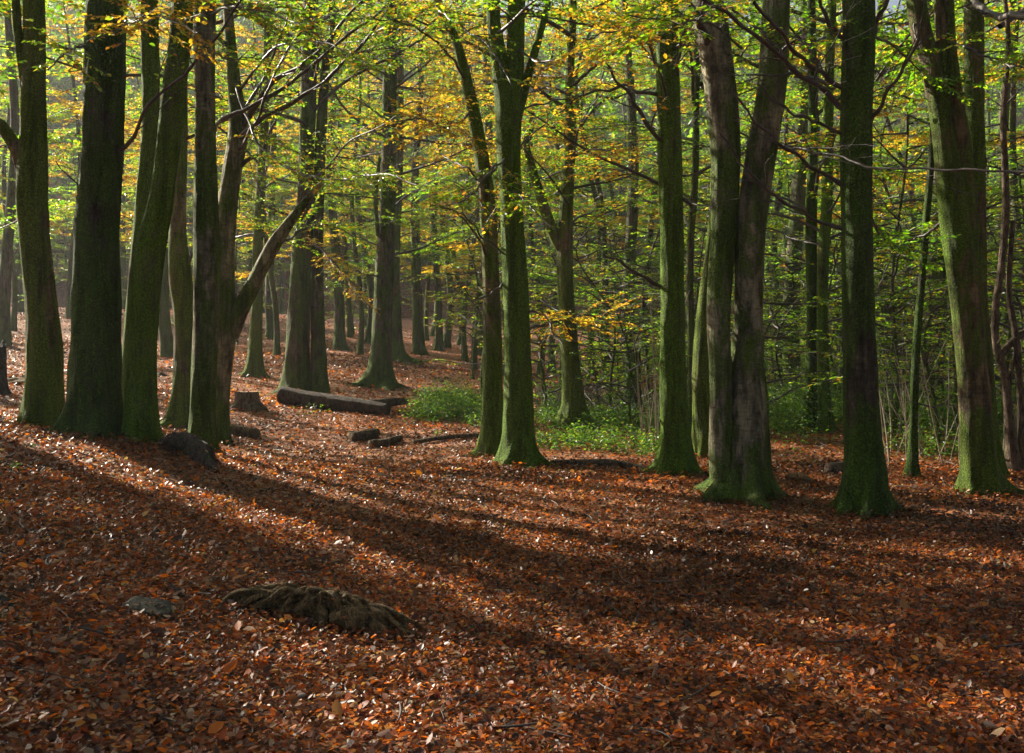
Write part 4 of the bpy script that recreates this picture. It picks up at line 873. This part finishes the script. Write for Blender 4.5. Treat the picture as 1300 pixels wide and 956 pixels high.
for k, (px, py, s) in enumerate([(397, 527, .25), (318, 510, .22), (15, 598, .06), (42, 572, .06)]):
    d = hit(px, py); x0 = (px - CX) / F * d; r = np.random.default_rng(400 + k); n_ = 60 if k < 2 else 14; aa = r.uniform(0, 6.28, n_); rad = r.random(n_) * s * (1.6 if k == 0 else .8)
    V, Q = leaves_geo(np.c_[np.cos(aa) * rad, np.sin(aa) * rad * .6, r.random(n_) * s], np.c_[np.cos(aa), np.sin(aa), r.normal(0, .4, n_)], np.c_[r.normal(0, .5, (n_, 2)), np.ones(n_)], r.uniform(.03, .06, n_), .6)
    o = link('small_plant', new_mesh('small_plant', V, Q, M['herb'], leafcols('herb', n_, r), False), loc=(x0, d, hz(x0, d)))
    tag(o, ['small green plant in front of the long fallen log', 'green plant sprouting in front of the sawn stump', 'tiny seedling on the bank at the left edge', 'tiny green seedling below the slim olive beech'][k], 'plant')
# thin dry stems tangled at the right and behind the brambles
def thicket(name, label, polyxy, n_, h, seed, mat_='palestick', lean=.25, w=.008):
    r = np.random.default_rng(seed); poly = np.array(polyxy); lo, hi = poly.min(0), poly.max(0); G = Geo(); c = 0
    while c < n_:
        a, b_ = r.uniform(lo[0], hi[0]), r.uniform(lo[1], hi[1])
        if not inpoly(np.array([a]), np.array([b_]), polyxy)[0]: continue
        c += 1; hh = h * r.uniform(.5, 1.3); l = r.normal(0, lean, 2); t = np.linspace(0, 1, 9)[:, None]; z0 = hz(a, b_) - .03; bend = r.normal(0, .16, 2)
        C = np.c_[a + l[0] * hh * t + bend[0] * hh * t ** 2, b_ + l[1] * hh * t + bend[1] * hh * t ** 2, z0 + hh * t * (1 - .18 * abs(bend[0]) * 4 * t)]
        V, Q = tube(C, w * r.uniform(.5, 1.4) * (1 - .7 * t[:, 0]), 5); G.add(V, Q)
    V, Q = G.arr(); o = link(name, new_mesh(name, V, Q, M[mat_])); tag(o, label, 'dead stems', kind='stuff')
thicket('dead_stems', 'tangle of pale thin dead stems between sapling and three-stemmed beech', [wp(1115, 13.6), wp(1225, 13.2), wp(1230, 17), wp(1110, 18)], 48, 1.9, 501)
thicket('dead_stems', 'thin upright grey stems beside the dark green beech', [wp(815, 14.5), wp(845, 14.5), wp(840, 17), wp(812, 17)], 16, 2.4, 502, lean=.08)
thicket('dead_stems', 'pale thin stems at the right edge around the twisted tree', [wp(1255, 13), wp(1330, 13), wp(1330, 16), wp(1255, 16)], 24, 1.6, 503)
thicket('brushwood', 'grey-brown heap of brushwood behind the beech with the elbow limb', [wp(675, 21), wp(890, 20), wp(890, 27), wp(675, 28)], 420, .75, 504, 'twig', .8, .012)
thicket('brushwood', 'dark brushwood and bare stems deep in the right hand undergrowth', [wp(960, 19), wp(1330, 18), wp(1330, 34), wp(960, 34)], 200, 1.5, 505, 'twig', .4, .01)


# ------------------------------------------------------------------ the sunlit air of the wood
hv = [(x, y, z) for x in (-165, 165) for y in (-11, 250) for z in (-6, 62)]
me = bpy.data.meshes.new('haze'); me.from_pydata(hv, [], [(0, 1, 3, 2), (4, 6, 7, 5), (0, 4, 5, 1), (2, 3, 7, 6), (0, 2, 6, 4), (1, 5, 7, 3)]); me.update()
m = bpy.data.materials.new('haze'); m.use_nodes = True; nt = m.node_tree; nt.nodes.remove(nt.nodes['Principled BSDF'])
pv = nt.nodes.new('ShaderNodeVolumePrincipled'); pv.inputs['Color'].default_value = (.95, .97, 1, 1); pv.inputs['Density'].default_value = 0.0007; pv.inputs['Anisotropy'].default_value = 0.3
nt.links.new(pv.outputs[0], nt.nodes['Material Output'].inputs['Volume']); me.materials.append(m)
o = link('haze', me); tag(o, 'thin sunlit mist between the far trunks', 'mist', kind='stuff')
print('objects', len(S.objects))
